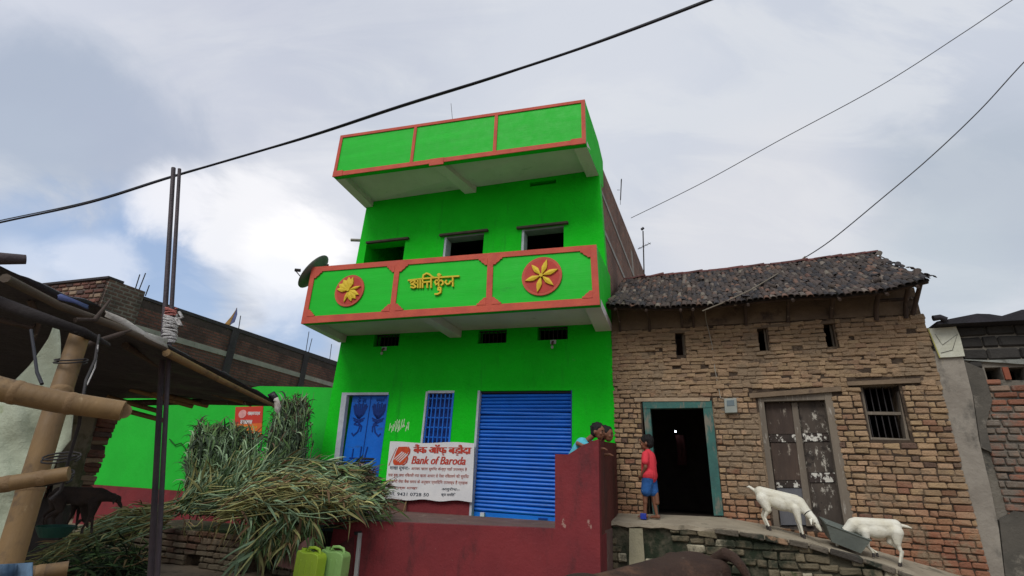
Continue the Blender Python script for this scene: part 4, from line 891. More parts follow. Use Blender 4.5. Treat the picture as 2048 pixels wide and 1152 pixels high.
F_ += [tuple(range(7)), tuple(reversed(range((len(us_) - 1) * 7, len(us_) * 7)))]
mb.add(V_, F_); mb.build('walkway_slab', SLABT, wk)
mb = MB(); V_ = []; F_ = []
for u in us_:
    zf_ = interp(TP, u)
    for j in range(7): z = (GZ - .1) + (zf_ - .06 - GZ + .1) * j / 6; V_.append(B.W(u, -.865 + rw.uniform(-.012, .012), z))
for i in range(len(us_) - 1):
    for k in range(6): a = i * 7 + k; F_.append((a, a + 7, a + 8, a + 1))
mb.add(V_, F_, 0); o = mb.build('mortar_backing', STONEM, wk); md = o.modifiers.new('s', 'SOLIDIFY'); md.thickness = .3; md.offset = -1
VS = brick_variants('stone', STONE, .23, .09, .10, .016, 8)
def skipS(u, z, hu, hz):
    ztop = interp(TP, u) - .06
    if z + hz > ztop + .03 or z < GZ - .02: return True
    if .27 < u + hu and u - hu < .47: return True           # cement pier under the child
    if u < .3: return False
    if .46 < u < 1.0 and z > -.86: return rw.random() < .85   # rendered, mossy stretch
    return rw.random() < .06
it = brick_items(B, -.26, 5.4, GZ, -.45, .092, .22, -.885, .05, skipS, .016, 2.2, rw)
place_pieces(it, VS, STONE, wk, 'stone', 300, 'stones')
MB().prism([B.W(.27, -.91, GZ), B.W(.49, -.91, GZ), B.W(.47, -.915, -.52), B.W(.30, -.915, -.53)], B.n * .045).build('cement_pier', mat('pale_cement_render', (.36, .33, .22), (.28, .26, .18), 4, .95, .6, stain=((.16, .15, .09), 5, .55, .15)), wk)
MB().tube([B.px(1213, 1123, -.99), B.W(-.05, -.8, B.hit(1213, 1123, -.99)[1])], .075, 16, cap=False).build('drain_pipe', PVC, wk)
MB().tube([B.px(1213, 1123, -.985), B.W(-.05, -.8, B.hit(1213, 1123, -.99)[1])], .060, 16).build('pipe_dark_bore', BLACK, wk)
# brick step and plank before the shut door
st_ = empty('door_step', B.W(2.5, -.2, -.6), 'low brick step before the shut plank door', 'step')
it = brick_items(B, 2.12, 2.95, -.60, -.44, .075, .2, -.22, .16, lambda *a: False, .010, 1.2, rw); place_pieces(it, VB, BRICK, st_, 'brick', 300)
MB().box(B, 2.12, 3.0, -.16, -.03, -.62, -.45).build('step_core', MUD, st_)
# ================================================================== NEIGHBOUR ON THE RIGHT
nb = empty('neighbour_house', B.W(5.2, .1, GZ), 'stained brick and block house at the right edge with a rendered corner pier', 'house')
nh = [(4.86, 5.03, 1.50, 1.665), (5.10, 5.28, 1.49, 1.66)]
wall('wall', mat('stained_wall_mortar', (.20, .18, .15), (.14, .125, .10), 3, .95, .8, 25, stain=((.05, .05, .045), 3, .5, .15)), B, 4.36, 7.6, GZ - .3, 2.24, .06, .3, nh, nb)
room('room', DARKIN, 4.75, 5.6, 1.3, 1.9, .365, 1.5, nb, B)
VN = brick_variants('brick', BRICKR, .22, .075, .06, .006, 5); VK = brick_variants('block', BLOCKD, .36, .145, .06, .008, 4)
skn = in_holes(nh)
it = brick_items(B, 4.66, 7.5, -1.3, 1.50, .088, .225, .038, .04, skn, .014, 1.0, rw); place_pieces([t for t in it if (t[0] - B.o).dot(B.u) < 6.2], VN, BRICKR, nb, 'brick', 160, 'brickwork')
it = brick_items(B, 4.66, 7.5, 1.76, 2.24, .15, .34, .038, .04, skn, .022, .8, rw); it += brick_items(B, 4.70, 4.85, 1.5, 1.75, .15, .34, .038, .04, skn, .022, .8, rw)
place_pieces(it, VK, BLOCKD, nb, 'block', 60)
RP = mat('patchy_grey_render', (.30, .27, .225), (.20, .175, .145), 2, .95, .6, 18, stain=((.40, .33, .14), 2.0, .62, .15, (2, 2, .4)), stain2=((.08, .075, .065), 2.4, .52, .18, (1, 1, .6)))
MB().prism([B.px(*p, .004) for p in ((1852, 700), (1925, 710), (1945, 790), (1958, 880), (1982, 980), (1998, 1060), (2016, 1210), (1940, 1210), (1918, 1000))], B.n * .06).build('rendered_pier', RP, nb)
MB().prism([B.px(*p, .008) for p in ((1999, 1040), (2030, 1022), (2075, 1030), (2085, 1210), (2017, 1210))], B.n * .055).build('render_patch', mat('dark_damp_render', (.10, .09, .075), (.065, .06, .05), 3, .95, .6, 20, stain=((.19, .17, .14), 5, .55, .15)), nb)
MB().prism([B.px(*p, .010) for p in ((1928, 722), (1966, 738), (1985, 800), (1972, 850), (1984, 905), (1962, 895), (1948, 800))], B.n * .05).build('render_patch', mat('dark_damp_render', (.1, .1, .1)), nb)
MB().prism([B.W(4.37, .02, 1.80), B.W(5.4, .02, 1.67), B.W(7.5, .02, 1.67), B.W(7.5, .02, 1.755), B.W(4.9, .02, 1.755)], B.n * .06).build('cement_band', mat('streaked_cement', (.30, .31, .28), (.2, .21, .19), 5, .95, .7, stain=((.07, .07, .06), 6, .5, .1)), nb)
for a, b in ((5.035, 5.095), (5.285, 5.36)): bar('red_jamb', mat('red_brick_jamb', (.30, .09, .05), (.22, .07, .04), 5, .9, .4), B, a, b, .03, .3, 1.5, 1.66, nb)
rf = MB(); ts = [(4.40, 2.26), (4.62, 2.30), (4.85, 2.34), (4.98, 2.325), (5.10, 2.29), (5.32, 2.36), (5.5, 2.36), (5.8, 2.30), (6.2, 2.36), (7.6, 2.3)]
top_ = [B.W(u, -.18, z) for u, z in ts]; bot = [B.W(u, -.18, 2.22) for u, z in ts]
rf.prism(top_ + bot[::-1], B.n * 2.2); nr_ = rf.build('roof', mat('dark_sheet_roof', (.03, .028, .035), (.02, .02, .024), 4, .8, .4), nb)
MB().tube([B.W(4.36, -.2, 2.30), B.W(4.44, -.2, 2.31), B.W(4.50, -.2, 2.27)], .04, 8).build('tarp_roll', MC['dark_sheet_roof'], nr_)
ww = empty('white_sheet', B.px(1895, 685, -.05), 'off white plastic sheet tied over the gap beside the brick house corner', 'sheet')
pts = [B.px(*p, -.03) for p in ((1856, 657), (1886, 655), (1912, 653), (1920, 672), (1930, 712), (1905, 714), (1878, 715), (1868, 690))]
mb = MB().prism(pts, B.n * .02); mb.build('sheet', mat('off_white_plastic', (.56, .56, .47), (.48, .48, .38), 6, .6, .8, 14, stain=((.5, .5, .24), 4, .6, .12)), ww)
MB().tube([B.px(1856, 657, -.04), B.px(1880, 716, -.04)], .008, 5).build('edge_rod', mat('yellow_rod', (.45, .42, .12), None, 9, .6, 0), ww)
MB().tube([B.px(1870, 668, -.035), B.px(1885, 690, -.036), B.px(1915, 668, -.035), B.px(1905, 700, -.036), B.px(1882, 706, -.035)], .003, 4).build('tie_string', IRON, ww)
# tin basin the goat eats from
bs = empty('tin_basin', B.px(1695, 1075, -.75), 'grey tin basin tilted on the walkway with a goat feeding from it', 'basin')
def kerb():
    ks = brick_variants('kerb_stone', mat('dark_kerb_stone', (.15, .125, .095), (.09, .078, .06), 3, .93, .8, 35, rnd=.4, alt=(((.045, .04, .034), .35), ((.24, .15, .09), .15)), stain=((.03, .035, .025), 4, .56, .1)), .26, .062, .10, .010, 6); items = []; u = 1.35
    while u < 5.3:
        l_ = rw.uniform(.18, .34); z = interp(TP, u + l_ / 2); a = math.atan2(interp(TP, u + l_) - interp(TP, u), l_)
        items.append((B.W(u + l_ / 2, -.905, z - .038), (Euler((0, -a, 0)).to_matrix().to_4x4().to_3x3() and (Matrix.Rotation(-B.th, 3, 'Z') @ Matrix.Rotation(-a, 3, 'Y')).to_euler()), ((l_ - .014) / .26, 1, rw.uniform(.85, 1.1)))); u += l_
    place_pieces([(c, tuple(r_), s_) for c, r_, s_ in items], ks, ks[0].materials[0], wk, 'kerb_stone', 60)
kerb()
def basin():
    d0, d1 = -.88, -.48
    rim = [B.px(1652, 1047, d0), B.px(1742, 1081, d0)]; base = [B.px(1664, 1084, d0 + .03), B.px(1722, 1107, d0 + .03)]
    rimb = [B.W(B.hit(1652, 1047, d0)[0], d1, B.hit(1652, 1047, d0)[1] + .05), B.W(B.hit(1742, 1081, d0)[0], d1, B.hit(1742, 1081, d0)[1] + .05)]
    basb = [B.W(B.hit(1664, 1084, d0)[0], d1 - .03, B.hit(1664, 1084, d0)[1] + .05), B.W(B.hit(1722, 1107, d0)[0], d1 - .03, B.hit(1722, 1107, d0)[1] + .05)]
    q = [base[0], base[1], basb[1], basb[0], rim[0], rim[1], rimb[1], rimb[0]]
    mb = MB().add(q, [(3, 2, 1, 0), (0, 1, 5, 4), (1, 2, 6, 5), (2, 3, 7, 6), (3, 0, 4, 7)]); o = mb.build('pan', TIN, bs); md = o.modifiers.new('s', 'SOLIDIFY'); md.thickness = .012; md.offset = -1
    MB().tube([q[4], q[5], q[6], q[7], q[4]], .010, 6).build('rim', TIN, bs)
    c = sum(q, Vector()) / 8; MB().hexa([q[0].lerp(c, .1), q[1].lerp(c, .1), q[2].lerp(c, .1), q[3].lerp(c, .1)] + [a.lerp(b, .55).lerp(c, .06) for a, b in ((q[0], q[4]), (q[1], q[5]), (q[2], q[6]), (q[3], q[7]))]).build('feed', LEAF[4], bs)
basin()
# ================================================================== LOW GREEN WALL ON THE LEFT
gl = empty('compound_wall', G.W(-8.4, .05, GZ), 'low bright green wall with dark red foot left of the green house', 'wall')
MB().prism([G.W(-11.5, .03, -.53), G.W(-5.46, .03, -.53), G.W(-5.46, .03, 1.525), G.W(-6.2, .03, 1.55), G.W(-7.3, .03, 1.575), G.W(-7.75, .03, 1.50), G.W(-8.6, .03, 1.46), G.W(-11.5, .03, 1.42)], G.n * .22).build('upper_wall', mat('low_wall_green', (.012, .50, .03), (.01, .42, .025), 1.1, .75, .25, 30, stain=((.01, .33, .02), 2.2, .62, .2)), gl)
bar('foot', OXIDE, G, -11.5, -5.46, .012, .24, GZ - .2, -.532, gl)
MB().tube([G.px(*p, .0) for p in ((339, 878), (350, 890), (362, 886), (372, 898), (378, 915))], .012, 6).build('crack', BLUED if False else mat('wall_crack', (.01, .10, .012), None, 9, .9, 0), gl)
# poster ---------------------------------------------------------------
po = empty('poster', G.px(497, 845, .02), 'red and orange printed poster pasted on the low green wall', 'poster')
plate('print', POSTER, G, [(471, 814), (526, 812), (524, 846), (469, 848)], .016, .013, po); plate('print', POSTERO, G, [(469, 848), (524, 846), (522, 878), (467, 880)], .0165, .0125, po)
up0, zp0 = G.hit(471, 814); up1 = G.hit(526, 812)[0]; wP = up1 - up0
WH = mat('white_print', (.8, .72, .7), None, 9, .7, 0)
circ = [G.W(up0 + wP * .3 + .10 * math.cos(t * math.pi / 8), .011, zp0 - .14 + .085 * math.sin(t * math.pi / 8)) for t in range(16)]
MB().prism(circ, G.n * .004).build('printed_emblem', mat('pink_print', (.75, .35, .33), None, 9, .7, 0), po)
rp_ = random.Random(8)
def scribble(u0, u1, z, h, mt, wd=.014):
    st = []; u = u0
    while u < u1: st.append([(u, z + h), (u + rp_.uniform(-.01, .02), z + rp_.uniform(-.2, .3) * h)]); u += rp_.uniform(.016, .03)
    st.append([(u0, z + h), (u1, z + h)]); return strokes(G, .0155, st, wd, .004, lambda x, y: (x, y)).build('printed_line', mt, po)
scribble(up0 + wP * .5, up0 + wP * .93, zp0 - .15, .05, WH); scribble(up0 + wP * .3, up0 + wP * .7, zp0 - .32, .05, WH, .024)
for k in range(6): scribble(up0 + .04, up0 + wP * .93, zp0 - .42 - .075 * k, .035, POSTER if k > 1 else mat('yellow_print', (.8, .45, .05), None, 9, .7, 0), .014)
# ================================================================== LONG BRICK BUILDING BEHIND
lb = empty('long_brick_building', G.W(-12.6, 4, GZ), 'long unplastered brick building with cement band behind the low green wall', 'building')
U = -12.5
LBR = brickmat('long_wall_brickwork', R(19.05) + math.pi / 2, .25, .088, ((.20, .080, .06), (.14, .065, .05)), (.10, .075, .065), .22, .7, (.05, .032, .03))
LBF = brickmat('front_wall_brickwork', R(19.05), .25, .088, ((.16, .08, .06), (.12, .07, .055)), (.20, .18, .15), .2, .6, (.05, .04, .035))
def LW(name, mt, d0, d1, z0, z1, pr=0, th=.25, parent=lb, z1b=None):
    z1b = z1 if z1b is None else z1b
    return MB().hexa([G.W(U - th, d0, z0), G.W(U + pr, d0, z0), G.W(U + pr, d1, z0), G.W(U - th, d1, z0), G.W(U - th, d0, z1), G.W(U + pr, d0, z1), G.W(U + pr, d1, z1b), G.W(U - th, d1, z1b)]).build(name, mt, parent)
LW('side_wall', LBR, .60, 12.5, GZ - .2, 4.06, z1b=4.20)
CAP = mat('sooty_cement_cap', (.055, .048, .05), (.035, .03, .034), 3, .9, .5)
LW('coping', CAP, .62, 12.5, 4.065, 4.14, .03, .27, z1b=4.30)
LW('raised_end', brickmat('raised_end_brickwork', R(19.05) + math.pi / 2, .25, .10, ((.15, .085, .065), (.11, .07, .055)), (.19, .165, .14), .25, .8, (.05, .04, .035)), -.34, .60, GZ - .2, 4.27, .03, .25)
LW('cement_band', CONC, .62, 12.4, 3.20, 3.36, .02, .1); LW('cement_band', mat('damp_band', (.09, .07, .06), None, 5, .9, .4), .62, 12.4, 2.50, 2.62, .02, .1)
LW('dark_parapet_band', mat('soot_streaked_wall', (.075, .05, .045), (.045, .035, .033), 3, .92, .7, 25, stain=((.14, .08, .06), 6, .6, .1)), .62, 12.4, 3.86, 4.055, .006, .1, z1b=4.17)
for d in (3.6, 7.0): LW('column', CAP, d, d + .26, 1.5, 4.06, .045, .1)
bar('front_wall', LBF, G, -16.9, U - .002, -.34, -.10, GZ - .2, 4.27, lb)
VF = brick_variants('brick', BRICKD, .27, .10, .05, .006, 5)
it = brick_items(G, -16.8, U - .05, 2.7, 4.24, .118, .29, -.365, .04, lambda *a: False, .022, 1.0, rp_); place_pieces(it, VF, BRICKD, lb, 'brick', 180, 'brickwork')
MB().box(G, -16.95, U + .04, -.40, .0, 4.272, 4.33).build('coping', CAP, lb)
MB().box(G, -17.0, U - .3, -.1, 12.4, 4.0, 4.05).build('roof', CAP, lb)
for (x, y0, y1, ln) in ((272, 574, 548, 1), (280, 574, 545, 1), (478, 656, 632, 3), (612, 702, 665, 6), (617, 704, 678, 6), (660, 716, 690, 7), (293, 585, 570, 1)):
    n_, z_ = 0, 0; D_ = ln
    r_ = ray(x, y0); t_ = ((G.o + G.u * U - EYE).dot(G.u)) / r_.dot(G.u); p = EYE + r_ * t_; h_ = (y0 - y1) / 1000 * p.y * 1.1
    MB().tube([Vector((p.x, p.y, p.z - .1)), Vector((p.x + rp_.uniform(-.05, .05), p.y, p.z + h_))], .014, 5).build('rebar', IRON, lb)
r_ = ray(457, 652); t_ = ((G.o + G.u * U - EYE).dot(G.u)) / r_.dot(G.u); p = EYE + r_ * t_
fl = empty('flag', p, 'small faded orange and blue flag on the long brick building parapet', 'flag')
MB().tube([p + Vector((0, 0, -.15)), p + Vector((.12, 0, .62))], .012, 5).build('flag_pole', BAMB, fl)
mb = MB().prism([p + Vector((.12, .0, .6)), p + Vector((.0, .01, .32)), p + Vector((-.14, 0, .06)), p + Vector((.04, .02, .04))], Vector((0, .02, 0))); mb.build('orange_cloth', mat('faded_orange_cloth', (.42, .24, .08), None, 9, .9, .3), fl)
mb = MB().prism([p + Vector((.125, -.01, .6)), p + Vector((.045, -.01, .05)), p + Vector((.16, -.01, .14)), p + Vector((.18, -.01, .4))], Vector((0, .02, 0))); mb.build('blue_cloth', mat('faded_blue_cloth', (.12, .14, .30), None, 9, .9, .3), fl)
# rendered pillar with ragged brick beside it, under the shed roof
pr = empty('rendered_pillar', at(150, 960, 6.2), 'grey rendered pillar with ragged brick edge between shed and green wall', 'pillar')
def pil(nm, mt, pts, D0, th): return MB().prism([at(x, y, D0) for x, y in pts], Vector((.0, th * .15, 0))).build(nm, mt, pr)
pil('pillar_body', mat('mossy_grey_render', (.22, .20, .15), (.14, .13, .10), 3, .95, .8, 20, stain=((.07, .075, .04), 3, .5, .15)), [(160, 690), (212, 690), (200, 800), (158, 960), (140, 1010), (100, 1010), (125, 860)], 6.2, .5)
FP = Fr(at(160, 900, 6.3), R(19.05)); VP_ = brick_variants('brick', BRICKD, .22, .075, .2, .008, 5)
def ledge(z): r1 = G.hit(250, 790)[0]; return 0
for side, (x0, x1) in enumerate((((200), (232)), ((128), (150)))):
    items = []
    for k in range(23):
        y = 800 + k * 8.6; xx = (x1 if side == 0 else x1) - (y - 800) * .39 + (2 if side == 0 else 0); hw = rp_.uniform(14, 24)
        c = at(xx - 12, y, 6.35); items.append((c, (rp_.gauss(0, .04), rp_.gauss(0, .05), -.33), (rp_.uniform(.7, 1.25), 1, .72)))
    place_pieces(items, VP_, BRICKD, pr, 'brick', 60)
# ================================================================== SHED
shd = empty('shed', at(60, 1100, 3.2), 'makeshift bamboo shed with black tarpaulin roof at the left edge', 'shed')
edge = [(552, 805, 5.6), (500, 775, 4.95), (430, 742, 4.3), (380, 718, 3.95), (330, 690, 3.6), (280, 668, 3.35), (225, 628, 3.1), (180, 606, 2.9), (140, 598, 2.75), (112, 590, 2.65), (60, 566, 2.45), (-10, 532, 2.25), (-150, 470, 2.0)]
back = [(540, 806, 5.75), (480, 801, 5.9), (420, 800, 6.0), (370, 800, 6.1), (320, 800, 6.2), (272, 801, 6.3), (120, 800, 6.4), (0, 800, 6.3), (-150, 790, 6.0), (-250, 790, 5.6), (-380, 790, 5.0), (-520, 780, 4.4), (-700, 740, 3.8)]
re_ = random.Random(21)
e3 = [at(*p) for p in edge]; b3 = [at(*p) for p in back]; mb = MB(); V_ = []; F_ = []; K = 8
for i, (a, b) in enumerate(zip(e3, b3)):
    for j in range(K + 1):
        p = a.lerp(b, j / K); p = p + Vector((0, 0, (-.05 * math.sin(math.pi * j / K) + re_.uniform(-.02, .02)) if 0 < j < K else re_.uniform(-.012, .012))); V_.append(p)
for i in range(len(e3) - 1):
    for j in range(K): a = i * (K + 1) + j; F_.append((a, a + 1, a + K + 2, a + K + 1))
mb.add(V_, F_, 0, True); tp = mb.build('tarpaulin', TARP, shd); md = tp.modifiers.new('s', 'SOLIDIFY'); md.thickness = .035; md.offset = 1
sb = tp.modifiers.new('b', 'SUBSURF'); sb.levels = 1; sb.render_levels = 2
tx = bpy.data.textures.new('tarp_folds', 'CLOUDS'); tx.noise_scale = .35; dp_ = tp.modifiers.new('d', 'DISPLACE'); dp_.texture = tx; dp_.strength = .06; dp_.mid_level = .5
# bamboo strips under the edge, cloth scraps on it
MB().tube([at(335, 697, 3.58) + Vector((0, 0, -.03)), at(440, 752, 4.35) + Vector((0, 0, -.03)), at(549, 812, 5.55)], [.030, .026, .018], 8).build('edge_bamboo', BAMB, shd)
MB().tube([at(10, 556, 2.2), at(120, 612, 2.65), at(230, 652, 3.0), at(330, 696, 3.5)], .022, 8).build('edge_bamboo', mat('grey_bamboo', (.12, .09, .065), (.08, .06, .045), 5, .7, .2), shd)
def scrap(pts, mt, nm='cloth_scrap'):
    a = [at(*p) for p in pts]; n = len(a) // 2; m_ = MB(); V_ = []; F_ = []
    for i in range(n):
        for k in range(4): V_.append(a[i].lerp(a[len(a) - 1 - i], k / 3) + Vector((0, re_.uniform(-.01, .01), re_.uniform(-.012, .012))))
    for i in range(n - 1):
        for k in range(3): q = i * 4 + k; F_.append((q, q + 1, q + 5, q + 4))
    m_.add(V_, F_, 0, True); o = m_.build(nm, mt, shd); s = o.modifiers.new('s', 'SOLIDIFY'); s.thickness = .008; return o
scrap([(212, 620, 2.98), (250, 640, 3.08), (290, 660, 3.25), (335, 680, 3.5), (338, 694, 3.5), (290, 674, 3.25), (248, 652, 3.08), (210, 632, 2.98)], CLOTH)
scrap([(120, 588, 2.6), (150, 598, 2.7), (178, 606, 2.8), (176, 616, 2.8), (148, 608, 2.7), (120, 597, 2.6)], mat('blue_plastic', (.10, .13, .32), (.08, .1, .22), 6, .6, .4))
scrap([(535, 788, 5.4), (548, 784, 5.4), (556, 792, 5.4), (556, 812, 5.4), (548, 806, 5.4), (538, 798, 5.4)], mat('black_plastic', (.012, .01, .016), None, 6, .4, .4)); scrap([(548, 795, 5.35), (556, 795, 5.35), (562, 812, 5.35), (556, 828, 5.35), (550, 820, 5.35), (548, 808, 5.35)], CLOTH)
# rafters poking out past the far edge
for (x0, y0, x1, y1, D) in ((215, 813, 330, 842, 5.7), (255, 806, 322, 824, 5.9), (345, 796, 415, 812, 5.9), (300, 790, 385, 813, 5.8), (466, 798, 502, 809, 5.8)):
    a, b = at(x1, y1, D), at(x0 - 40, y0 - 12, D - .5); MB().tube([a, a.lerp(b, .5), b], .026, 7).build('rafter', BAMB, shd)
MB().tube([at(230, 806, 5.9), at(400, 803, 5.85), at(548, 806, 5.6)], .035, 7).build('far_purlin', WOODD2, shd)
for (x0, y0, D0, x1, y1, D1_) in ((130, 640, 3.2, 300, 780, 6.0), (60, 600, 2.9, 170, 770, 6.0), (250, 690, 3.6, 420, 790, 5.8)):
    MB().tube([at(x0, y0, D0), at(x1, y1, D1_)], .025, 7).build('rafter', WOODD2, shd)
# bamboo frame
def culm(pts, r0, r1, nodes, nm, mt=BAMB, par=None):
    p = [Vector(q) for q in pts]; n = 26; P_ = []; Rr = []
    for i in range(n + 1):
        t = i / n * (len(p) - 1); k = min(int(t), len(p) - 2); P_.append(p[k].lerp(p[k + 1], t - k)); Rr.append(r0 + (r1 - r0) * i / n)
    o = MB().tube(P_, Rr, 18).build(nm, mt, par or shd)
    for t in nodes:
        i = t * n; k = min(int(i), n - 1); c = P_[k].lerp(P_[k + 1], i - k); ax = (P_[k + 1] - P_[k]).normalized(); rr = r0 + (r1 - r0) * t
        MB().tube([c - ax * .012, c - ax * .005, c + ax * .005, c + ax * .012], [rr * 1.0, rr * 1.055, rr * 1.055, rr * 1.0], 18).build('node', BAMN, o)
    return o
post = culm([at(-22, 1260, 2.05), at(16, 1130, 2.1), at(100, 850, 2.2), at(160, 668, 2.35)], .046, .040, (.2, .5, .78), 'post')
MB().tube([at(-120, 560, 2.15), at(60, 628, 2.2), at(165, 664, 2.26), at(215, 690, 2.6)], [.030, .028, .022, .014], 10).build('added_shade_beam', mat('shade_beam_black', (.028, .022, .022), (.018, .015, .015), 5, .9, .4), shd)  # added near-black beam stands in for the shade over the post top
r1 = culm([at(-180, 730, 1.75), at(0, 778, 1.8), at(120, 804, 1.88), at(246, 822, 1.97)], .044, .037, (.42, .72), 'rail'); r2 = culm([at(-150, 985, 1.8), at(0, 970, 1.85), at(138, 947, 1.92)], .029, .024, (.55, .8), 'rail')
r3 = culm([at(-60, 1175, 1.8), at(40, 1152, 1.85), at(136, 1137, 1.92)], .026, .023, (.7,), 'rail')
MB().tube([at(246, 822, 1.97) , at(246.5, 822.2, 1.975)], .028, 14).build('cut_end', mat('bamboo_cut', (.30, .2, .1), (.2, .13, .07), 9, .8, .2), r1)
for (x, y, D, n_) in ((150, 806, 1.93, 3), (95, 955, 1.95, 3), (115, 915, 2.12, 2), (135, 720, 2.26, 2)):
    c = at(x, y, D); pts = []
    for k in range(n_ * 12 + 1): a = k * math.pi / 6; pts.append(c + Vector((math.cos(a) * .058, math.sin(a) * .058 + .02, (k / 12 - n_ / 2) * .012 + .02 * math.sin(a))))
    MB().tube(pts, .0035, 5).build('binding_wire', IRON, shd)
wp = [at(198, 670, 2.35), at(190, 720, 2.25), at(172, 760, 2.15), at(165, 800, 1.90), at(158, 850, 1.95), at(140, 910, 2.0), at(122, 980, 2.02), at(100, 1000, 2.0)]
MB().tube(wp, .0055, 6).build('loose_rope', IRON, shd); MB().tube([at(196, 690, 2.3), at(190, 735, 2.25), at(174, 770, 2.2)], .003, 5).build('loose_rope', ROPE, shd)
MB().tube([at(62, 660, 2.0), at(68, 700, 1.95), at(74, 745, 1.86), at(84, 768, 1.84)], .006, 6).build('loose_rope', BLACK, shd)
for (a, b, c_) in (((0, 640), (60, 655), (95, 640)), ((60, 600), (80, 640), (66, 690)), ((170, 690), (240, 668), (262, 660)), ((150, 640), (190, 640), (220, 600))):
    MB().tube([at(*a, 2.7), at(*b, 2.8), at(*c_, 2.9)], [.016, .014, .006], 6).build('branch', WOODD2, shd)
# dim back of the shed
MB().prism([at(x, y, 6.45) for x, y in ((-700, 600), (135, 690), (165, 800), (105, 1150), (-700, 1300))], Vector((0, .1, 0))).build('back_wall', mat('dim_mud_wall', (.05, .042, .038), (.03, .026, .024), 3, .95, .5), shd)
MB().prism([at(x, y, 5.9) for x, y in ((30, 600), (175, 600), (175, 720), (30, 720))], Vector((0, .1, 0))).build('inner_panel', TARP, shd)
# sack screens
def sheet(nm, pts, D, mt, label, amp=.03, nx=22, nz=30):
    """pts: left and right outline top to bottom in pixels"""
    Lf, Rt = pts; mb = MB(); V_ = []; F_ = []
    def samp(a, t): t *= len(a) - 1; k = min(int(t), len(a) - 2); f = t - k; return (a[k][0] * (1 - f) + a[k + 1][0] * f, a[k][1] * (1 - f) + a[k + 1][1] * f)
    for j in range(nz + 1):
        l, r_ = samp(Lf, j / nz), samp(Rt, j / nz)
        for i in range(nx + 1):
            s = i / nx; x, y = l[0] + (r_[0] - l[0]) * s, l[1] + (r_[1] - l[1]) * s
            V_.append(at(x, y, D + amp * (math.sin(x * .045 + y * .012) * .6 + math.sin(x * .11 - y * .03 + 1) * .35 + math.sin(y * .05 + x * .02) * .3) + re_.uniform(-.003, .003)))
    for j in range(nz):
        for i in range(nx): a = j * (nx + 1) + i; F_.append((a, a + 1, a + nx + 2, a + nx + 1))
    mb.add(V_, F_, 0, True); o = mb.build(nm, mt, None); md = o.modifiers.new('s', 'SOLIDIFY'); md.thickness = .005; return tag(o, label, 'sack')
sheet('sack_screen', ([(-180, 790), (-180, 1200)], [(150, 800), (142, 880), (118, 910), (95, 970), (70, 1040), (30, 1100), (-10, 1160)]), 2.45, SACK, 'dull white woven sack sheet hanging below the thick bamboo rail')
sheet('sack_screen', ([(20, 770), (60, 730), (95, 680), (108, 650)], [(120, 800), (118, 740), (122, 690), (116, 652)]), 2.55, SACK, 'small pale sack flap showing above the thick bamboo rail', .015, 8, 10)
MB().tube([at(-120, 530, 2.0), at(0, 517, 2.1), at(52, 519, 2.16)], [.03, .028, .022], 10).build('roof_log', mat('purple_grey_log', (.07, .055, .06), (.045, .035, .04), 5, .8, .4), shd)
bc_ = MB(); V_ = []; F_ = []
for j in range(9):
    for i in range(13): V_.append(at(-60 + i * 10.5, 1132 + j * 14 - (i * .6 if j == 0 else 0), 1.7 + .03 * math.sin(i * .8 + j * .5)))
for j in range(8):
    for i in range(12): a = j * 13 + i; F_.append((a, a + 1, a + 14, a + 13))
bc_.add(V_, F_, 0, True); o = bc_.build('blue_cloth', mat('faded_blue_cotton', (.10, .17, .25), (.05, .08, .13), 7, .9, .6, 12)); md = o.modifiers.new('s', 'SOLIDIFY'); md.thickness = .006; tag(o, 'faded blue cloth bundled in the bottom left corner below the sack', 'cloth')
# ================================================================== STEEL POLES, ROPE, CABLES
stp = empty('steel_pole', at(305, 1230, 4.0), 'pair of dark steel poles lashed with pale rope rising by the shed', 'pole')
MB().tube([at(299, 1200, 4.0), at(322, 760, 3.98), at(347, 336, 3.96)], [.021, .02, .018], 12).build('shaft', STEEL, stp); MB().tube([at(312, 1200, 3.96), at(335, 760, 3.95), at(359, 338, 3.93)], [.017, .017, .014], 12).build('shaft', STEEL, stp)
def wrap(y0, y1, turns, r, rr, mt, nm, ex=0):
    pts = []; n = turns * 14
    for k in range(n + 1):
        t = k / n; y = y0 + (y1 - y0) * t; x = 341 - (y - 640) * .053; c = at(x, y, 3.955); a = k * 2 * math.pi / 14; j = 1 + .12 * math.sin(k * .9) + ex * math.sin(t * 3.1)
        pts.append(c + Vector((math.cos(a) * r * 1.15 * j, math.sin(a) * r * j, .012 * math.sin(k * .37))))
    MB().tube(pts, rr, 6).build(nm, mt, stp)
wrap(630, 684, 11, .034, .0105, ROPE, 'rope_lashing', .06); wrap(634, 680, 6, .040, .007, ROPE, 'rope_lashing'); wrap(616, 631, 5, .031, .008, ROPEP, 'pink_rope_lashing')
MB().tube([at(352, 640, 3.9), at(365, 634, 3.9), at(358, 624, 3.9)], .012, 6).build('rope_tail', ROPE, stp); MB().tube([at(350, 636, 3.9), at(356, 648, 3.9), at(364, 652, 3.9), at(357, 640, 3.9)], .011, 6).build('rope_tail', ROPE, stp)
def cable(name, pts, r, mt, label):
    # smooth run through seen points
    P_ = [at(*p) for p in pts]; out_ = []
    for i in range(len(P_) - 1):
        p0, p1, p2, p3 = P_[max(0, i - 1)], P_[i], P_[i + 1], P_[min(len(P_) - 1, i + 2)]
        for k in range(10):
            t = k / 10; out_.append(.5 * ((2 * p1) + (p2 - p0) * t + (2 * p0 - 5 * p1 + 4 * p2 - p3) * t * t + (3 * p1 - p0 - 3 * p2 + p3) * t ** 3))
    out_.append(P_[-1]); tag(MB().tube(out_, r, 8).build(name, mt), label, 'cable')
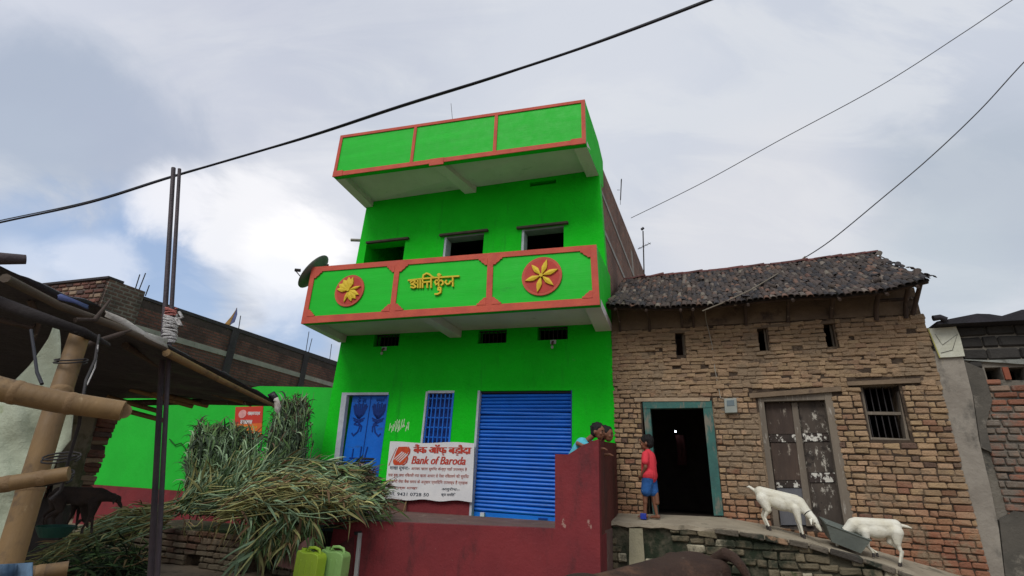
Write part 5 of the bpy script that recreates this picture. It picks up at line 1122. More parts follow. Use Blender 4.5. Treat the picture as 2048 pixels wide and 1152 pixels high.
cable('overhead_cable', [(-1500, 700, 9.0), (-260, 503, 6.4), (0, 445, 6.0), (180, 405, 5.5), (350, 352, 5.1), (600, 278, 4.6), (800, 212, 4.2), (1000, 150, 3.85), (1200, 83, 3.5), (1420, 0, 3.2), (1640, -90, 2.9), (2000, -240, 2.5), (2900, -620, 1.9)], .0125, BLACK, 'thick black twisted cable crossing the sky in front of the green house')
cable('overhead_cable', [(-1500, 695, 9.1), (-260, 498, 6.5), (0, 441, 6.1), (180, 402, 5.6), (350, 350, 5.2), (600, 280, 4.66), (800, 215, 4.26), (1000, 152, 3.9), (1200, 81, 3.55), (1420, -3, 3.25), (1640, -93, 2.95), (2000, -243, 2.53), (2900, -623, 1.93)], .007, WIRE, 'thin strand running along the thick black cable') 
cable('power_line', [(1262, 436, 14), (1400, 368, 12), (1560, 280, 10.5), (1760, 172, 9.2), (1920, 70, 8.4), (2040, -10, 7.8), (2200, -110, 7), (3400, -900, 4.5)], .010, WIRE, 'thin upper grey wire from behind the green house to the top right')
cable('power_line', [(1600, 521, 10.5), (1660, 482, 10), (1760, 400, 9.2), (1860, 315, 8.6), (1960, 220, 8), (2060, 112, 7.4), (2200, -20, 6.8), (3200, -900, 4.5)], .012, WIRE, 'thin lower grey wire from the tiled roof to the right edge')
# antenna behind the tiled roof
an = empty('tv_antenna', at(1287, 560, 13), 'thin television antenna on a mast behind the tiled roof', 'antenna')
MB().tube([at(1289, 580, 13), at(1286, 462, 13)], .018, 6).build('mast', IRON, an); MB().tube([at(1276, 498, 13), at(1301, 486, 13.4)], .012, 5).build('boom', WIRE, an)
for k in range(4): MB().tube([at(1278 + k * 6, 494 - k * 3, 13), at(1283 + k * 6, 498 - k * 3, 13.3)], .006, 4).build('element', WIRE, an)
MB().tube([at(1283, 459, 13), at(1287, 456, 13)], .04, 6).build('top_cap', WIRE, an)
a, b = at(1241, 400, 9.5), at(1243, 358, 9.5); tag(MB().tube([a, b], .012, 5).build('roof_rod', IRON), 'thin iron rod standing on the roof edge of the green house flank', 'rod')
# ================================================================== LOW BRICK PLATFORM UNDER THE FODDER
lw = empty('low_brick_wall', G.W(-5.2, -2.2, GZ), 'low brick platform wall with a square hole beneath the fodder heap', 'wall')
uA, zA = G.hit(232, 1046, -2.3); uB = G.hit(505, 1040, -2.3)[0]; hl = G.hit(372, 1108, -2.3); hr = G.hit(397, 1136, -2.3)
hole = [(hl[0], hr[0], hr[1], hl[1])]
wall('core', MUD, G, uA, uB, GZ - .1, zA - .01, -2.28, 1.2, hole, lw)
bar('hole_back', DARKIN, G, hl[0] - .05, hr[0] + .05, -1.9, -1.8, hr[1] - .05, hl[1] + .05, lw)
LBK = mat('dusty_low_brick', (.25, .135, .085), (.19, .11, .075), 3, .92, .8, 40, rnd=.28, alt=(((.25, .19, .13), .3), ((.11, .055, .045), .2)), altz=(((.24, .21, .14), .72, .40, .8),), stain=((.05, .05, .03), 4, .6, .12))
VL = brick_variants('brick', LBK, .21, .072, .09, .007, 8)
it = brick_items(G, uA, uB, GZ, zA, .079, .21, -2.30, .05, lambda *a: False, .013, 1.3, rp_, cuts=hole); place_pieces(it, VL, LBK, lw, 'brick', 200, 'brickwork')
it = brick_items(G, uB + .35, uB + .95, GZ, -.78, .079, .21, -2.12, .05, lambda *a: False, .013, 1.5, rp_); place_pieces(it, VL, LBK, lw, 'brick', 200, 'brickwork')
bar('recess_back', mat('dark_recess_mud', (.04, .03, .025), None, 4, .95, .4), G, uB + .005, uB + 1.5, -1.9, -1.2, GZ - .1, -.78, lw)  # near-black mud colour at the back of the recess
# pink slab leaning in front
sl_ = MB().prism([G.px(*p, -2.5) for p in ((548, 1131), (616, 1075), (628, 1087), (590, 1140))], G.n * .06 + Vector((0, 0, .01))).build('stone_slab', SLABP); tag(sl_, 'dusty pink stone slab leaning by the yellow green jerrycan', 'slab')
# ================================================================== JERRYCANS
def jerry(px0, px1, ptop, d, mt, label, rot):
    u0, z1 = G.hit(px0, ptop, d); u1 = G.hit(px1, ptop, d)[0]; wd_ = u1 - u0; hh = .40; z0 = GZ + .0; z1 = max(z1, z0 + .3); hh = z1 - z0
    t = empty('jerrycan', G.W((u0 + u1) / 2, d + .1, z0), label, 'jerrycan', 'jerrycans by the red plinth')
    mb = MB(); prof = [(0, .86), (.0, .04), (.04, 0), (.96, 0), (1, .04), (1, .78), (.93, .86), (.70, .90), (.66, .90), (.28, .88), (.22, .90), (.10, .93), (.03, .92)]
    o = mb.prism([G.W(u0 + wd_ * a, d, z0 + hh * b) for a, b in prof], G.n * .17).build('can_body', mt, t); bevel(o, .02, 3)
    for s in (.25, .5, .75): q = MB().prism([G.W(u0 + wd_ * (s - .03), d - .006, z0 + hh * .12), G.W(u0 + wd_ * (s + .03), d - .006, z0 + hh * .12), G.W(u0 + wd_ * (s + .03), d - .006, z0 + hh * .72), G.W(u0 + wd_ * (s - .03), d - .006, z0 + hh * .72)], G.n * .02).build('rib', mt, t); bevel(q, .006)
    MB().tube([G.W(u0 + wd_ * .30, d + .085, z0 + hh * .90), G.W(u0 + wd_ * .34, d + .085, z0 + hh * .985), G.W(u0 + wd_ * .60, d + .085, z0 + hh * 1.0), G.W(u0 + wd_ * .80, d + .085, z0 + hh * .96), G.W(u0 + wd_ * .86, d + .085, z0 + hh * .86)], .017, 8).build('handle', mt, t)
    MB().tube([G.W(u0 + wd_ * .12, d + .085, z0 + hh * .91), G.W(u0 + wd_ * .12, d + .085, z0 + hh * .975)], .030, 14).build('neck', mt, t)
    MB().tube([G.W(u0 + wd_ * .12, d + .085, z0 + hh * .976), G.W(u0 + wd_ * .12, d + .085, z0 + hh * .980)], .024, 14).build('open_mouth', BLACK, t)
jerry(595, 640, 1094, -2.75, JY, 'dirty yellow green jerrycan, left one beside the red plinth', 0); jerry(643, 689, 1092, -2.55, JG, 'pale green jerrycan, right one beside the red plinth', 0)
# ================================================================== FODDER
rf_ = random.Random(33)
def rv(s): return Vector((rf_.gauss(0, s), rf_.gauss(0, s), rf_.gauss(0, s)))
def stalks(label, A0, A1, T0, T1, n, jitA=.08, jitT=.12, leaf=5, lw=.026, ll=.34, droop=.5, tassel=.0, palette=(0, 0, 1, 1, 2, 4), arch=.1, stem=.006, name='fodder_bundle', ystem=.10):
    """n cut stalks from the line A0-A1 (butts) to T0-T1 (tips), each with strap leaves"""
    A0, A1, T0, T1 = map(Vector, (A0, A1, T0, T1)); mb = MB()
    def blade(p, dr, ln, wd, dp, mi):
        dr = dr.normalized(); side = dr.cross(Vector((rf_.uniform(-1, 1), rf_.uniform(-1, 1), rf_.uniform(.2, 1)))).normalized(); seg = 5; vs = []
        cur = Vector(p); d_ = dr.copy(); tw = rf_.uniform(-.5, .5)
        for k in range(seg + 1):
            w_ = wd * (1 - (k / seg) ** 2) * (.5 if k == 0 else 1) + .001; nrm = d_.cross(side).normalized(); s2 = (side * math.cos(tw * k / seg) + nrm * math.sin(tw * k / seg))
            vs += [cur - s2 * w_ / 2, cur + nrm * w_ * .18, cur + s2 * w_ / 2]; cur = cur + d_ * ln / seg; d_ = (d_ + Vector((0, 0, -dp * (k + 1) / seg * .5)) + rv(.07)).normalized()
            side = (side - d_ * side.dot(d_)).normalized()
        fs = []
        for k in range(seg): a = k * 3; fs += [(a, a + 1, a + 4, a + 3), (a + 1, a + 2, a + 5, a + 4)]
        mb.add(vs, fs, mi, True)
    for i in range(n):
        s = rf_.random(); s2 = min(1, max(0, s + rf_.gauss(0, .10))); a = A0.lerp(A1, s) + rv(jitA); b = T0.lerp(T1, s2) + rv(jitT); b = a + (b - a) * rf_.uniform(.82, 1.06)
        md_ = (a + b) / 2 + rv(arch) + Vector((0, 0, arch * .5)); pts = [a.lerp(md_, t * 2).lerp(md_.lerp(b, max(0, t * 2 - 1)), t) if t < 1 else b for t in (0, .25, .5, .75, 1)]
        mi = rf_.choice(palette); mb.tube(pts, [stem * 1.3, stem * 1.2, stem, stem * .8, stem * .4], 4, 2 if rf_.random() < ystem else mi, cap=False)
        for k in range(leaf):
            t = rf_.uniform(.15, 1); q = t * 4; j = min(3, int(q)); p = pts[j].lerp(pts[j + 1], q - j); ax = (pts[j + 1] - pts[j]).normalized(); r_ = rv(1); r_ = (r_ - ax * r_.dot(ax)).normalized()
            blade(p, ax * rf_.uniform(.7, 1.1) + r_ * rf_.uniform(.25, .75), ll * rf_.uniform(.6, 1.3), lw * rf_.uniform(.6, 1.3), droop * rf_.uniform(.3, 1.4), rf_.choice(palette))
        if rf_.random() < tassel:
            for _ in range(5): blade(b, (b - pts[3]).normalized() + rv(.35), rf_.uniform(.06, .15), .012, .3, 5)
    return tag(mb.build(name, LEAF), label, 'fodder', 'heaped cut fodder stalks', 'stuff')
GP = lambda x, y, d: G.px(x, y, d)
stalks('dense green fodder bundle leaning upright at the left of the heap', GP(365, 1020, -2.2), GP(500, 1010, -2.2), GP(398, 856, -1.6), GP(512, 868, -1.4), 270, .06, .05, 8, .030, .30, 1.5, .5, (0, 0, 1, 4, 4, 0, 4, 1), .08)
stalks('tallest dark fodder bundle propped up beside the red poster', GP(525, 985, -1.9), GP(600, 985, -1.6), GP(560, 808, -.8), GP(612, 806, -.7), 220, .05, .05, 8, .028, .26, 1.5, .6, (4, 4, 0, 1, 5, 0, 4), .06)
stalks('pale butt ends and stems at the lower left of the heap', GP(335, 1025, -2.3), GP(470, 1020, -2.3), GP(420, 950, -2.0), GP(560, 940, -1.9), 190, .04, .08, 7, .036, .30, .35, 0, (1, 1, 1, 0, 1, 2), .08)
stalks('fodder stalks lying flat with dark tassels toward the bank sign', GP(470, 960, -2.0), GP(400, 1022, -2.35), GP(725, 950, -1.7), GP(760, 1020, -2.05), 360, .08, .06, 9, .031, .30, .6, .5, (0, 1, 2, 1, 4, 0, 1, 4, 3), .12, .006, 'fodder_bundle', .3)
stalks('upper lying fodder stalks in front of the blue double door', GP(540, 980, -1.6), GP(520, 1010, -1.7), GP(715, 940, -1.2), GP(760, 985, -1.3), 150, .07, .06, 7, .034, .28, .3, .9, (4, 0, 0, 4, 4, 1), .08)
stalks('yellowed stalk ends poking out of the lying fodder', GP(430, 1030, -2.5), GP(520, 985, -2.5), GP(660, 975, -2.4), GP(720, 1015, -2.4), 110, .07, .07, 6, .028, .28, .5, 0, (2, 1, 2, 1, 3), .12, .007, 'fodder_bundle', .6)
stalks('loose fodder leaves hanging down over the low brick platform', GP(470, 1030, -2.45), GP(640, 1020, -2.45), GP(505, 1100, -2.5), GP(632, 1085, -2.5), 60, .05, .07, 6, .036, .32, .9, 0, (1, 0, 2, 3, 0), .06)
stalks('dry brown leaves trailing over the brick face', GP(345, 1035, -2.42), GP(520, 1028, -2.42), GP(362, 1065, -2.42), GP(470, 1070, -2.42), 14, .03, .05, 2, .020, .18, .7, 0, (3, 3, 2), .03)
stalks('long yellow stalk fan reaching the ground before the dark recess', GP(600, 1020, -2.5), GP(560, 1030, -2.55), GP(470, 1128, -2.75), GP(452, 1140, -2.8), 8, .03, .04, 3, .034, .45, .3, 0, (2, 1), .05, .009)
stalks('pale stalks strewn down the slope left of the heap', GP(345, 1015, -2.4), GP(330, 1040, -2.6), GP(150, 1085, -3.6), GP(70, 1128, -4.2), 170, .05, .07, 5, .022, .24, .45, 0, (2, 2, 1, 2, 3, 1), .08, .008)
stalks('dark green leaves piled at the foot of the steel poles', GP(285, 1110, -3.0), GP(290, 1160, -3.1), GP(150, 1125, -3.9), GP(130, 1170, -4.2), 130, .07, .08, 6, .026, .24, .6, 0, (4, 0, 4, 4, 0, 3), .08)
# dark goat at a green basin under the shed edge
# ================================================================== PEOPLE
def frame_xf(o, fwd, s=1.0):
    f = Vector(fwd).normalized(); z = Vector((0, 0, 1)); r_ = f.cross(z).normalized()      # x = forward, y = left, z = up
    l = -r_
    return lambda p: Vector(o) + (f * p[0] + l * p[1] + z * p[2]) * s
def hand(W, palm, wrist, fing, thumb, curl, s=1.0):
    """palm box of capsules + four unequal fingers + thumb, in the body's own frame"""
    w, p = Vector(wrist), Vector(palm); d = (p - w).normalized(); f = Vector(fing).normalized(); t = Vector(thumb).normalized(); side = t; caps = [(w, p, .017 * s, .016 * s)]
    for k, (o_, ln) in enumerate(((.016, .036), (.006, .041), (-.005, .038), (-.015, .030))):
        a = p + side * o_ * s; b = a + f * ln * .55 * s; c = b + (f + Vector(curl) * .8).normalized() * ln * .5 * s; caps += [(a - f * .02 * s, a, .009 * s, .0075 * s), (a, b, .0072 * s, .0065 * s), (b, c, .0065 * s, .0052 * s)]
    a = w.lerp(p, .35) + side * .014 * s; b = a + (side * .7 + f * .7).normalized() * .026 * s; caps += [(a, b, .0085 * s, .0075 * s), (b, b + (side * .2 + f).normalized() * .02 * s, .007 * s, .006 * s)]
    return caps
def head_parts(hc, fw, s=1.0):
    """skull, jaw, nose, lips, ears about a centre; fw = facing in the body's frame (unit, horizontal)"""
    h = Vector(hc); f = Vector(fw).normalized(); l = Vector((0, 0, 1)).cross(f).normalized(); z = Vector((0, 0, 1))
    yw = math.atan2(f.y, f.x)
    e = [(h + z * .012 * s, (.088 * s, .072 * s, .088 * s), (0, 0, yw)), (h + f * .028 * s - z * .045 * s, (.050 * s, .050 * s, .055 * s), (0, 0, yw)), (h + f * .083 * s - z * .022 * s, (.014 * s, .012 * s, .016 * s), (0, 0, yw)),
         (h + f * .070 * s - z * .058 * s, (.012 * s, .022 * s, .008 * s), (0, 0, yw)), (h + f * .068 * s + z * .012 * s, (.014 * s, .050 * s, .010 * s), (0, 0, yw))]
    for sd in (1, -1): e.append((h + l * sd * .074 * s - f * .006 * s - z * .012 * s, (.018 * s, .008 * s, .027 * s), (0, 0, yw)))
    for sd in (1, -1): e.append((h + l * sd * .035 * s + f * .058 * s - z * .03 * s, (.02 * s, .02 * s, .02 * s), (0, 0, yw)))
    return e
def face_bits(xf, hc, fw, par, s=1.0):
    h = Vector(hc); f = Vector(fw).normalized(); l = Vector((0, 0, 1)).cross(f).normalized(); z = Vector((0, 0, 1))
    for sd in (1, -1):
        MB().ell(xf(h + l * sd * .030 * s + f * .074 * s - z * .008 * s), (.009 * s, .009 * s, .0065 * s)).build('eye', mat('eye_dark', (.03, .02, .018), None, 9, .3, 0, spec=.6), par)
        MB().ell(xf(h + l * sd * .031 * s + f * .078 * s + z * .012 * s), (.015 * s, .012 * s, .003 * s)).build('eyebrow', HAIR, par)
    MB().ell(xf(h + f * .079 * s - z * .058 * s), (.008 * s, .017 * s, .004 * s)).build('lips', mat('dark_lips', (.16, .05, .04), None, 9, .6, 0), par)
def hair(name, xf, hc, fw, par, s=1.0, seed=1):
    h = Vector(hc); f = Vector(fw).normalized(); z = Vector((0, 0, 1)); yw = math.atan2(f.y, f.x); rn = random.Random(seed); e = [(h - f * .014 * s + z * .030 * s, (.090 * s, .080 * s, .082 * s), (0, 0, yw)), (h - f * .040 * s - z * .012 * s, (.058 * s, .071 * s, .062 * s), (0, 0, yw))]
    for k in range(26):
        a = rn.uniform(0, 6.28); b = rn.uniform(.1, 1.3); q = h - f * .012 * s + z * .03 * s + Vector((math.cos(a) * math.cos(b) * .085, math.sin(a) * math.cos(b) * .075, math.sin(b) * .08)) * s; e.append((q, (.016 * s, .016 * s, .014 * s)))
    return body(name, HAIR, [], e, .007 * s, par, 2, xf)
# --- standing boy -----------------------------------------------------
fb = B.px(1297, 1041, -.55); ub, zbb = B.hit(1300, 1041, -.55)
zfl = interp(TP, ub) * .55 + interp(BK, ub) * .45 + .004
foot = B.W(ub + .02, -.55, zfl); topz = B.hit(1288, 867, -.55)[1]; Hb = topz - zfl
s = Hb / 1.19
boy = empty('person', foot, 'child standing in red t-shirt and blue shorts by the teal doorway', 'person')
fwdB = (-B.u * .95 + B.n * .30)
xf = frame_xf(foot, fwdB, s)
hc = (.02, 0, 1.055)
arm = [((.0, .125, .87), (-.015, .155, .70), .034, .027), ((-.015, .155, .70), (.075, .125, .565), .026, .019)]
arm2 = [((.0, -.125, .87), (-.01, -.15, .70), .034, .027), ((-.01, -.15, .70), (.10, -.10, .60), .026, .019)]
caps = [((0, 0, .90), (.01, 0, .99), .036, .034), ((0, 0, .62), (0, 0, .86), .085, .088)] + arm + arm2
for sd, fx in ((1, .07), (-1, -.06)):
    caps += [((0, sd * .052, .60), (.015 + fx * .5, sd * .056, .33), .064, .041), ((.015 + fx * .5, sd * .056, .33), (fx, sd * .058, .065), .038, .023), ((fx - .025, sd * .058, .032), (fx + .085, sd * .066, .022), .026, .019), ((fx - .01, sd * .058, .34), (fx - .012, sd * .058, .22), .034, .036)]
    for k in range(5): caps.append(((fx + .085, sd * .066 + (k - 2) * .011, .018), (fx + .115 - abs(k - 1) * .006, sd * .068 + (k - 2) * .012, .014), .010, .008))
caps += hand(None, (.095, .105, .545), (.075, .125, .565), (.5, -.5, -.6), (.5, .4, .3), (-.3, -.5, -.4)) + hand(None, (.12, -.085, .585), (.10, -.10, .60), (.5, .6, -.4), (.5, -.4, .4), (-.3, .5, -.4))
skin = body('body', SKIN, [(a, b, c * s, d * s) for a, b, c, d in caps], [(e[0], tuple(x * s for x in e[1]), e[2]) for e in head_parts(hc, (1, .25, 0), 1.1)], .0052, boy, 4, xf)
hair('hair', xf, hc, (1, .25, 0), boy, 1.12, 3)
face_bits(xf, hc, (1, .25, 0), boy, 1.1)
tee = [((0, 0, .585), (0, 0, .84), .118, .108), ((0, .03, .86), (0, -.03, .86), .082, .082), ((0, .10, .875), (-.010, .145, .775), .056, .054), ((0, -.10, .875), (-.01, -.142, .775), .056, .054), ((0, .045, .60), (0, -.045, .60), .108, .108), ((0, 0, .9), (.003, 0, .93), .055, .045)]
body('red_t_shirt', TEE, [(a, b, c * s, d * s) for a, b, c, d in tee], [], .007, boy, 3, xf)
shr = [((0, .045, .565), (0, -.045, .565), .092, .092), ((0, .054, .55), (.035, .060, .37), .086, .078), ((0, -.054, .55), (-.02, -.060, .37), .086, .078)]
body('blue_shorts', DENIM, [(a, b, c * s, d * s) for a, b, c, d in shr], [], .007, boy, 3, xf)
# blue box beside his feet
u_, z_ = B.hit(1288, 1038, -.60); bb = MB().box(B, u_ - .045, u_ + .035, -.64, -.56, zfl - .01, zfl + .065).build('small_box', mat('cobalt_box', (.02, .05, .38), (.02, .04, .3), 9, .5, .1)); bevel(bb, .008); tag(bb, 'small cobalt blue box on the walkway beside the child', 'box')
# --- two children leaning over the sloping parapet --------------------
def leaning(o, hip, sh, hd, fw, shirt, label, hand_to, s=1.0, seed=1, arms=True):
    k = empty('person', o, label, 'person'); W = lambda p: Vector(p)
    hip, sh, hd = map(Vector, (hip, sh, hd)); f = (sh - hip); f.z = 0; f = f.normalized() if f.length > .05 else Vector(fw); l = Vector((0, 0, 1)).cross(f).normalized(); caps = [(hip, hip.lerp(sh, .8), .085, .088), (sh, sh.lerp(hd, .7), .036, .034)]
    Z = o.z
    for sd in (1, -1):
        kn = Vector((hip.x, hip.y, (hip.z + Z) / 2)) + l * sd * .055 + f * .03; ft = Vector((hip.x, hip.y, Z + .04)) + l * sd * .06
        caps += [(hip + l * sd * .05, kn, .062, .042), (kn, ft, .039, .024), (ft, ft + f * .1 - Vector((0, 0, .015)), .026, .019)]
        tgt = Vector(hand_to[0 if sd == 1 else 1]); s0 = sh + l * sd * .12; el = s0.lerp(tgt, .5) + Vector((0, 0, -.03)) + l * sd * .02
        caps += [(s0, el, .033, .026), (el, tgt, .025, .018)]; dr = (tgt - el).normalized()
        caps += hand(None, tgt + dr * .03, tgt, dr + Vector((0, 0, -.3)), l * -sd, (0, 0, -.8))
    hf = Vector(fw)
    body('body', SKIN, caps, head_parts(hd, hf, s), .0065, k, 4); hair('hair', W, hd, hf, k, s, seed); face_bits(W, hd, hf, k, s)
    tp_ = [(hip.lerp(sh, .05), hip.lerp(sh, .85), .098, .10), (sh + l * .03, sh - l * .03, .082, .082)]
    for sd in (1, -1): s0 = sh + l * sd * .10; tgt = Vector(hand_to[0 if sd == 1 else 1]); tp_.append((s0, s0.lerp(tgt, .35), .048, .044))
    body('shirt', shirt, tp_, [], .008, k, 3)
    body('shorts', mat('dark_shorts', (.05, .05, .07), None, 8, .9, .3), [(hip + l * .045, hip - l * .045, .088, .088), (hip + l * .055, hip + l * .058 - Vector((0, 0, .2)), .078, .066), (hip - l * .055, hip - l * .058 - Vector((0, 0, .2)), .078, .066)], [], .009, k, 3)
ptz = (top[4] - G.o).z
hA = G.px(1196, 863, -1.72); hB = G.px(1213, 868, -1.45)
leaning(G.W(-.36, -1.60, -.57), G.W(-.38, -1.62, .10), G.W(-.155, -1.70, ptz - .045), hA, G.u + G.n * -.35, CYAN, 'child in cyan shirt leaning over the sloping red parapet', (G.W(.02, -1.55, ptz + .02), G.W(.10, -1.80, ptz - .10)), 1.0, 5)
leaning(G.W(-.20, -1.30, -.57), G.W(-.18, -1.32, .0), G.W(-.10, -1.38, ptz - .10), hB, G.u - G.n * .2, mat('brown_shirt', (.10, .05, .035), None, 8, .9, .4), 'dark haired child behind the parapet corner with an arm hanging over', (G.W(.03, -1.2, ptz + .03), G.W(.13, -1.50, ptz - .15)), 1.0, 8)
# ================================================================== ANIMALS
def goat(o, fwd, s, mt, label, head, legs, tail, group, name='goat', slope=0., collar=True, head_dir=None):
    """frame: x forward, y left, z up; unit goat is about .75 long, .62 at the withers"""
    xf0 = frame_xf(o, fwd, s); xf = lambda p: xf0((p[0], p[1], p[2] + slope * p[0])); t = empty(name, o, label, 'goat', group); legs = [(a, b, c_, y, h_, dz - slope * c_) for a, b, c_, y, h_, dz in legs]
    hx = Vector(head); hd_ = Vector(head_dir or (.6, 0, -.8)).normalized(); nb_ = Vector((.26, 0, .50)); C_ = []; E_ = []
    E_ += [((.15, 0, .465), (.165, .112, .148)), ((.0, 0, .45), (.22, .12, .142)), ((-.19, 0, .47), (.155, .11, .138)), ((.24, 0, .48), (.10, .08, .11))]
    C_ += [((-.25, 0, .52), (.22, 0, .52), .085, .085), (nb_, nb_.lerp(hx, .55), .090, .062), (nb_.lerp(hx, .55), hx, .062, .050)]
    yw = math.atan2(hd_.y, hd_.x); pt = -math.asin(hd_.z)
    E_ += [(hx + hd_ * .02, (.074, .050, .056), (0, pt, yw)), (hx + hd_ * .085, (.066, .036, .040), (0, pt, yw)), (hx + hd_ * .13, (.030, .026, .026), (0, pt, yw))]
    for k, (x0, xk, xf_, y, hind, dz) in enumerate(legs):
        if hind: C_ += [((x0, y, .44), (x0 + .05 + (xk), y, .30), .085, .046), ((x0 + .05 + xk, y, .30), (xf_ - .045, y, .185), .036, .020), ((xf_ - .045, y, .185), (xf_, y, .05 + dz), .019, .016)]
        else: C_ += [((x0, y, .42), (x0 + xk, y, .235), .062, .028), ((x0 + xk, y, .235), (xf_, y, .05 + dz), .022, .016)]
    tl = [Vector(p) for p in tail]; C_ += [(tl[0], tl[1], .026, .020), (tl[1], tl[2], .020, .009)]
    body('body', mt, [(a, b, c * s, d * s) for a, b, c, d in C_], [(e[0], tuple(x * s for x in e[1])) + tuple(e[2:]) for e in E_], .0085 * max(s, .8), t, 4, xf)
    for k, (x0, xk, xf_, y, hind, dz) in enumerate(legs): MB().tube([xf((xf_ + .004, y, .055 + dz)), xf((xf_ + .012, y, .0 + dz))], [.016 * s, .019 * s], 8).build('hoof', HORN, t)
    l = Vector((-hd_.y, hd_.x, 0)).normalized() if abs(hd_.x) + abs(hd_.y) > .1 else Vector((0, 1, 0)); upv = hd_.cross(l) * -1
    if upv.z < 0 and abs(hd_.z) < .9: upv = -upv
    for sd in (1, -1):
        a = hx - hd_ * .01 + l * sd * .035; mb = MB(); e1 = a + l * sd * .05 - hd_ * .0 + Vector((0, 0, -.02)); e2 = a + l * sd * .085 + hd_ * .03 + Vector((0, 0, -.05))
        mb.tube([xf(a), xf(e1), xf(e2)], [.010 * s, .024 * s, .004 * s], 8).build('ear', mt, t)
        MB().ell(xf(hx + hd_ * .045 + l * sd * .038), .009 * s).build('eye', mat('eye_dark', (.03, .02, .018), None, 9, .3, 0), t)
        b = hx - hd_ * .035 + l * sd * .018; MB().tube([xf(b), xf(b - hd_ * .035 + Vector((-.01, 0, .01))), xf(b - hd_ * .06 + Vector((-.03, 0, .0)))], [.011 * s, .008 * s, .003 * s], 6).build('horn', HORN, t)
    if collar:
        c = nb_.lerp(hx, .62); ax = (hx - nb_).normalized(); a1 = ax.cross(Vector((0, 1, 0))).normalized(); a2 = ax.cross(a1); MB().tube([xf(c + (a1 * math.cos(q * math.pi / 8) + a2 * math.sin(q * math.pi / 8)) * .060) for q in range(17)], .006 * s, 5).build('collar', BLACK, t)
    return t
def wz(u, d): f = (d + .9) / .9; return interp(TP, u) * (1 - f) + interp(BK, u) * f + .004
uh, _ = B.hit(1535, 1052, -.45); uf, _ = B.hit(1598, 1068, -.62)
g1 = ((uh + uf) / 2, -.55); zg = min(wz(uh, -.45), wz(uf, -.6)); dzh = wz(uh, -.5) - zg; s1 = .98
fw1 = (B.u * (uf - uh) - B.n * .12).normalized()
sc1 = (B.hit(1560, 982, -.52)[1] - zg) / .60
goat(B.W(g1[0], g1[1], zg), fw1, sc1, GOATM, 'white goat standing with lowered head before the shut plank door', (.43, -.04, .33), [(-.24, -.03, -.235, .055, 1, dzh / sc1), (-.22, .02, -.17, -.055, 1, dzh / sc1), (.20, .0, .215, .055, 0, 0.0), (.22, .03, .27, -.055, 0, -.01)], [(-.32, 0, .52), (-.40, 0, .56), (-.44, 0, .545)], 'white goats on the walkway', head_dir=(.5, -.1, -.85), slope=-.20)
ur, _ = B.hit(1797, 1122, -.75); ufr, _ = B.hit(1738, 1095, -.68)
zg2 = wz(ur, -.75); sc2 = (B.hit(1765, 1030, -.70)[1] - wz((ur + ufr) / 2, -.7)) / .60; dz2 = (wz(ufr, -.7) - zg2) / sc2
goat(B.W((ur + ufr) / 2 - .03, -.70, zg2), -B.u - B.n * .05, sc2, GOATM, 'larger white goat with its head down inside the tin basin', (.46, .0, .33), [(-.24, -.03, -.20, .055, 1, 0), (-.22, .0, -.25, -.055, 1, 0.0), (.15, .0, .09, .055, 0, dz2), (.15, .0, .015, -.055, 0, dz2)], [(-.32, 0, .53), (-.40, 0, .515), (-.45, 0, .50)], 'white goats on the walkway', head_dir=(.45, 0, -.9))
# dark goat by the shed
og = at(140, 1058, 5.4); og.z = at(140, 1066, 5.4).z
goat(og, (1, .25, 0), .68, GOATD, 'dark goat in shadow beneath the rendered pillar by the shed', (.47, 0, .46), [(-.24, -.03, -.22, .055, 1, 0), (-.22, .0, -.26, -.055, 1, 0), (.20, .0, .24, .055, 0, 0), (.20, .02, .17, -.055, 0, 0)], [(-.32, 0, .52), (-.38, 0, .50), (-.40, 0, .44)], 'dark goats under the shed edge', collar=False)
goat(og + Vector((-.30, .25, 0)), (1, -.2, 0), .64, GOATD, 'second dark goat behind the bamboo post with its head low', (.44, 0, .16), [(-.24, -.03, -.22, .055, 1, 0), (-.22, .0, -.26, -.055, 1, 0), (.20, .0, .24, .055, 0, 0), (.20, .02, .17, -.055, 0, 0)], [(-.32, 0, .52), (-.38, 0, .50), (-.40, 0, .44)], 'dark goats under the shed edge', collar=False)
gb = og + Vector((.10, -.30, .0)); bas = MB(); V_ = []; prof = [(.10, .0), (.13, .05), (.15, .09), (.142, .09), (.12, .045), (.09, .012)]
for r_, z in prof:
    for k in range(20): a = k * math.pi / 10; V_.append(gb + Vector((r_ * math.cos(a), r_ * math.sin(a), z)))
F_ = [(i * 20 + k, i * 20 + (k + 1) % 20, (i + 1) * 20 + (k + 1) % 20, (i + 1) * 20 + k) for i in range(5) for k in range(20)] + [tuple(reversed(range(20))), tuple(range(100, 120))]
bas.add(V_, F_); tag(bas.build('green_basin', mat('green_plastic_basin', (.015, .075, .055), (.01, .05, .04), 9, .5, .1)), 'round green plastic basin at the feet of the dark goats', 'basin')
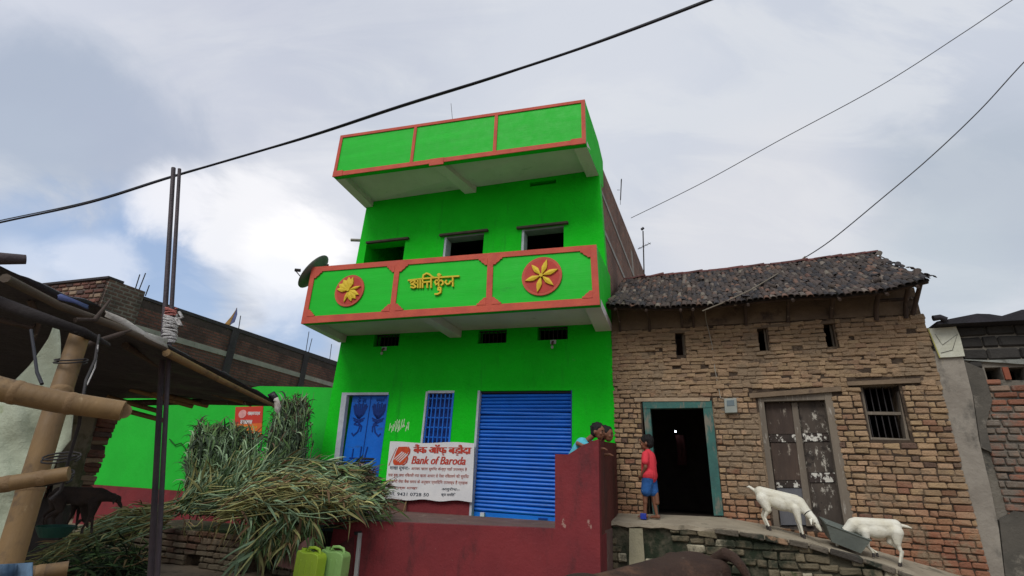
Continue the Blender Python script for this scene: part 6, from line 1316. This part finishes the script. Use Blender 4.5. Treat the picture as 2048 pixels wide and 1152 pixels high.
# cow: only its back and tail root come into the frame
cw = at(1330, 1115, 3.35); cw.z = at(1420, 1104, 3.3).z; hz_ = cw.z; 
fC = Vector((-.80, -.60, 0)).normalized(); o = Vector((at(1372, 1110, 3.35).x, 3.35, .1)) + fC * .42; o.z = .1; Hc = hz_ - o.z; xfc = frame_xf(o, fC, 1.0)
cow = empty('cow', o, 'brown cow standing at the bottom edge with only its back and tail showing', 'cow')
k = Hc / 1.30
def cz(p): return xfc((p[0], p[1], p[2] * k))
CC = [((-.42, 0, 1.09), (.30, 0, 1.02), .18, .17), ((.55, 0, 1.0), (.86, 0, .93), .17, .12), ((.86, 0, .93), (1.05, 0, .80), .12, .11), ((-.38, 0, 1.235), (.28, 0, 1.155), .040, .03)]
EC = [((-.48, 0, 1.06), (.25, .23, .23)), ((.0, 0, .88), (.48, .30, .33)), ((.45, 0, .93), (.30, .23, .29)), ((-.50, .15, 1.195), (.10, .065, .07)), ((-.50, -.15, 1.195), (.10, .065, .07)), ((-.62, 0, 1.17), (.10, .06, .06)), ((.20, 0, 1.06), (.28, .15, .13)),
      ((1.13, 0, .70), (.14, .085, .10), (0, .9, 0)), ((1.24, 0, .56), (.11, .065, .07), (0, .9, 0))]
for (x, y, hind) in ((-.52, .14, 1), (-.45, -.14, 1), (.48, .12, 0), (.52, -.12, 0)):
    if hind: CC += [((x, y, .95), (x + .12, y, .66), .19, .10), ((x + .12, y, .66), (x - .06, y, .42), .09, .052), ((x - .06, y, .42), (x, y, .08), .045, .036)]
    else: CC += [((x, y, .85), (x, y, .46), .12, .062), ((x, y, .46), (x, y, .08), .055, .036)]
body('body', COWM, CC, EC, .016, cow, 6, cz)
for (x, y, hind) in ((-.52, .14, 1), (-.45, -.14, 1), (.48, .12, 0), (.52, -.12, 0)): MB().tube([cz((x, y, .10)), cz((x + .02, y, 0))], [.038, .052], 10).build('hoof', HORN, cow)
tb = [cz((-.66, .0, 1.19)), at(1452, 1108, 3.3), at(1468, 1116, 3.25), at(1482, 1132, 3.2), at(1494, 1152, 3.2), at(1500, 1190, 3.2), at(1498, 1260, 3.2)]
MB().tube(tb, [.045, .036, .030, .026, .022, .018, .014], 10).build('tail', COWM, cow)
for sd in (1, -1):
    MB().tube([cz((1.06, sd * .07, .80)), cz((1.02, sd * .16, .80)), cz((1.03, sd * .24, .74))], [.015, .05, .008], 8).build('ear', COWM, cow); MB().tube([cz((1.08, sd * .05, .84)), cz((1.06, sd * .11, .92)), cz((1.10, sd * .13, 1.0))], [.024, .018, .004], 8).build('horn', HORN, cow)
    MB().ell(cz((1.15, sd * .07, .74)), .016).build('eye', mat('eye_dark', (.03, .02, .018), None, 9, .3, 0), cow)
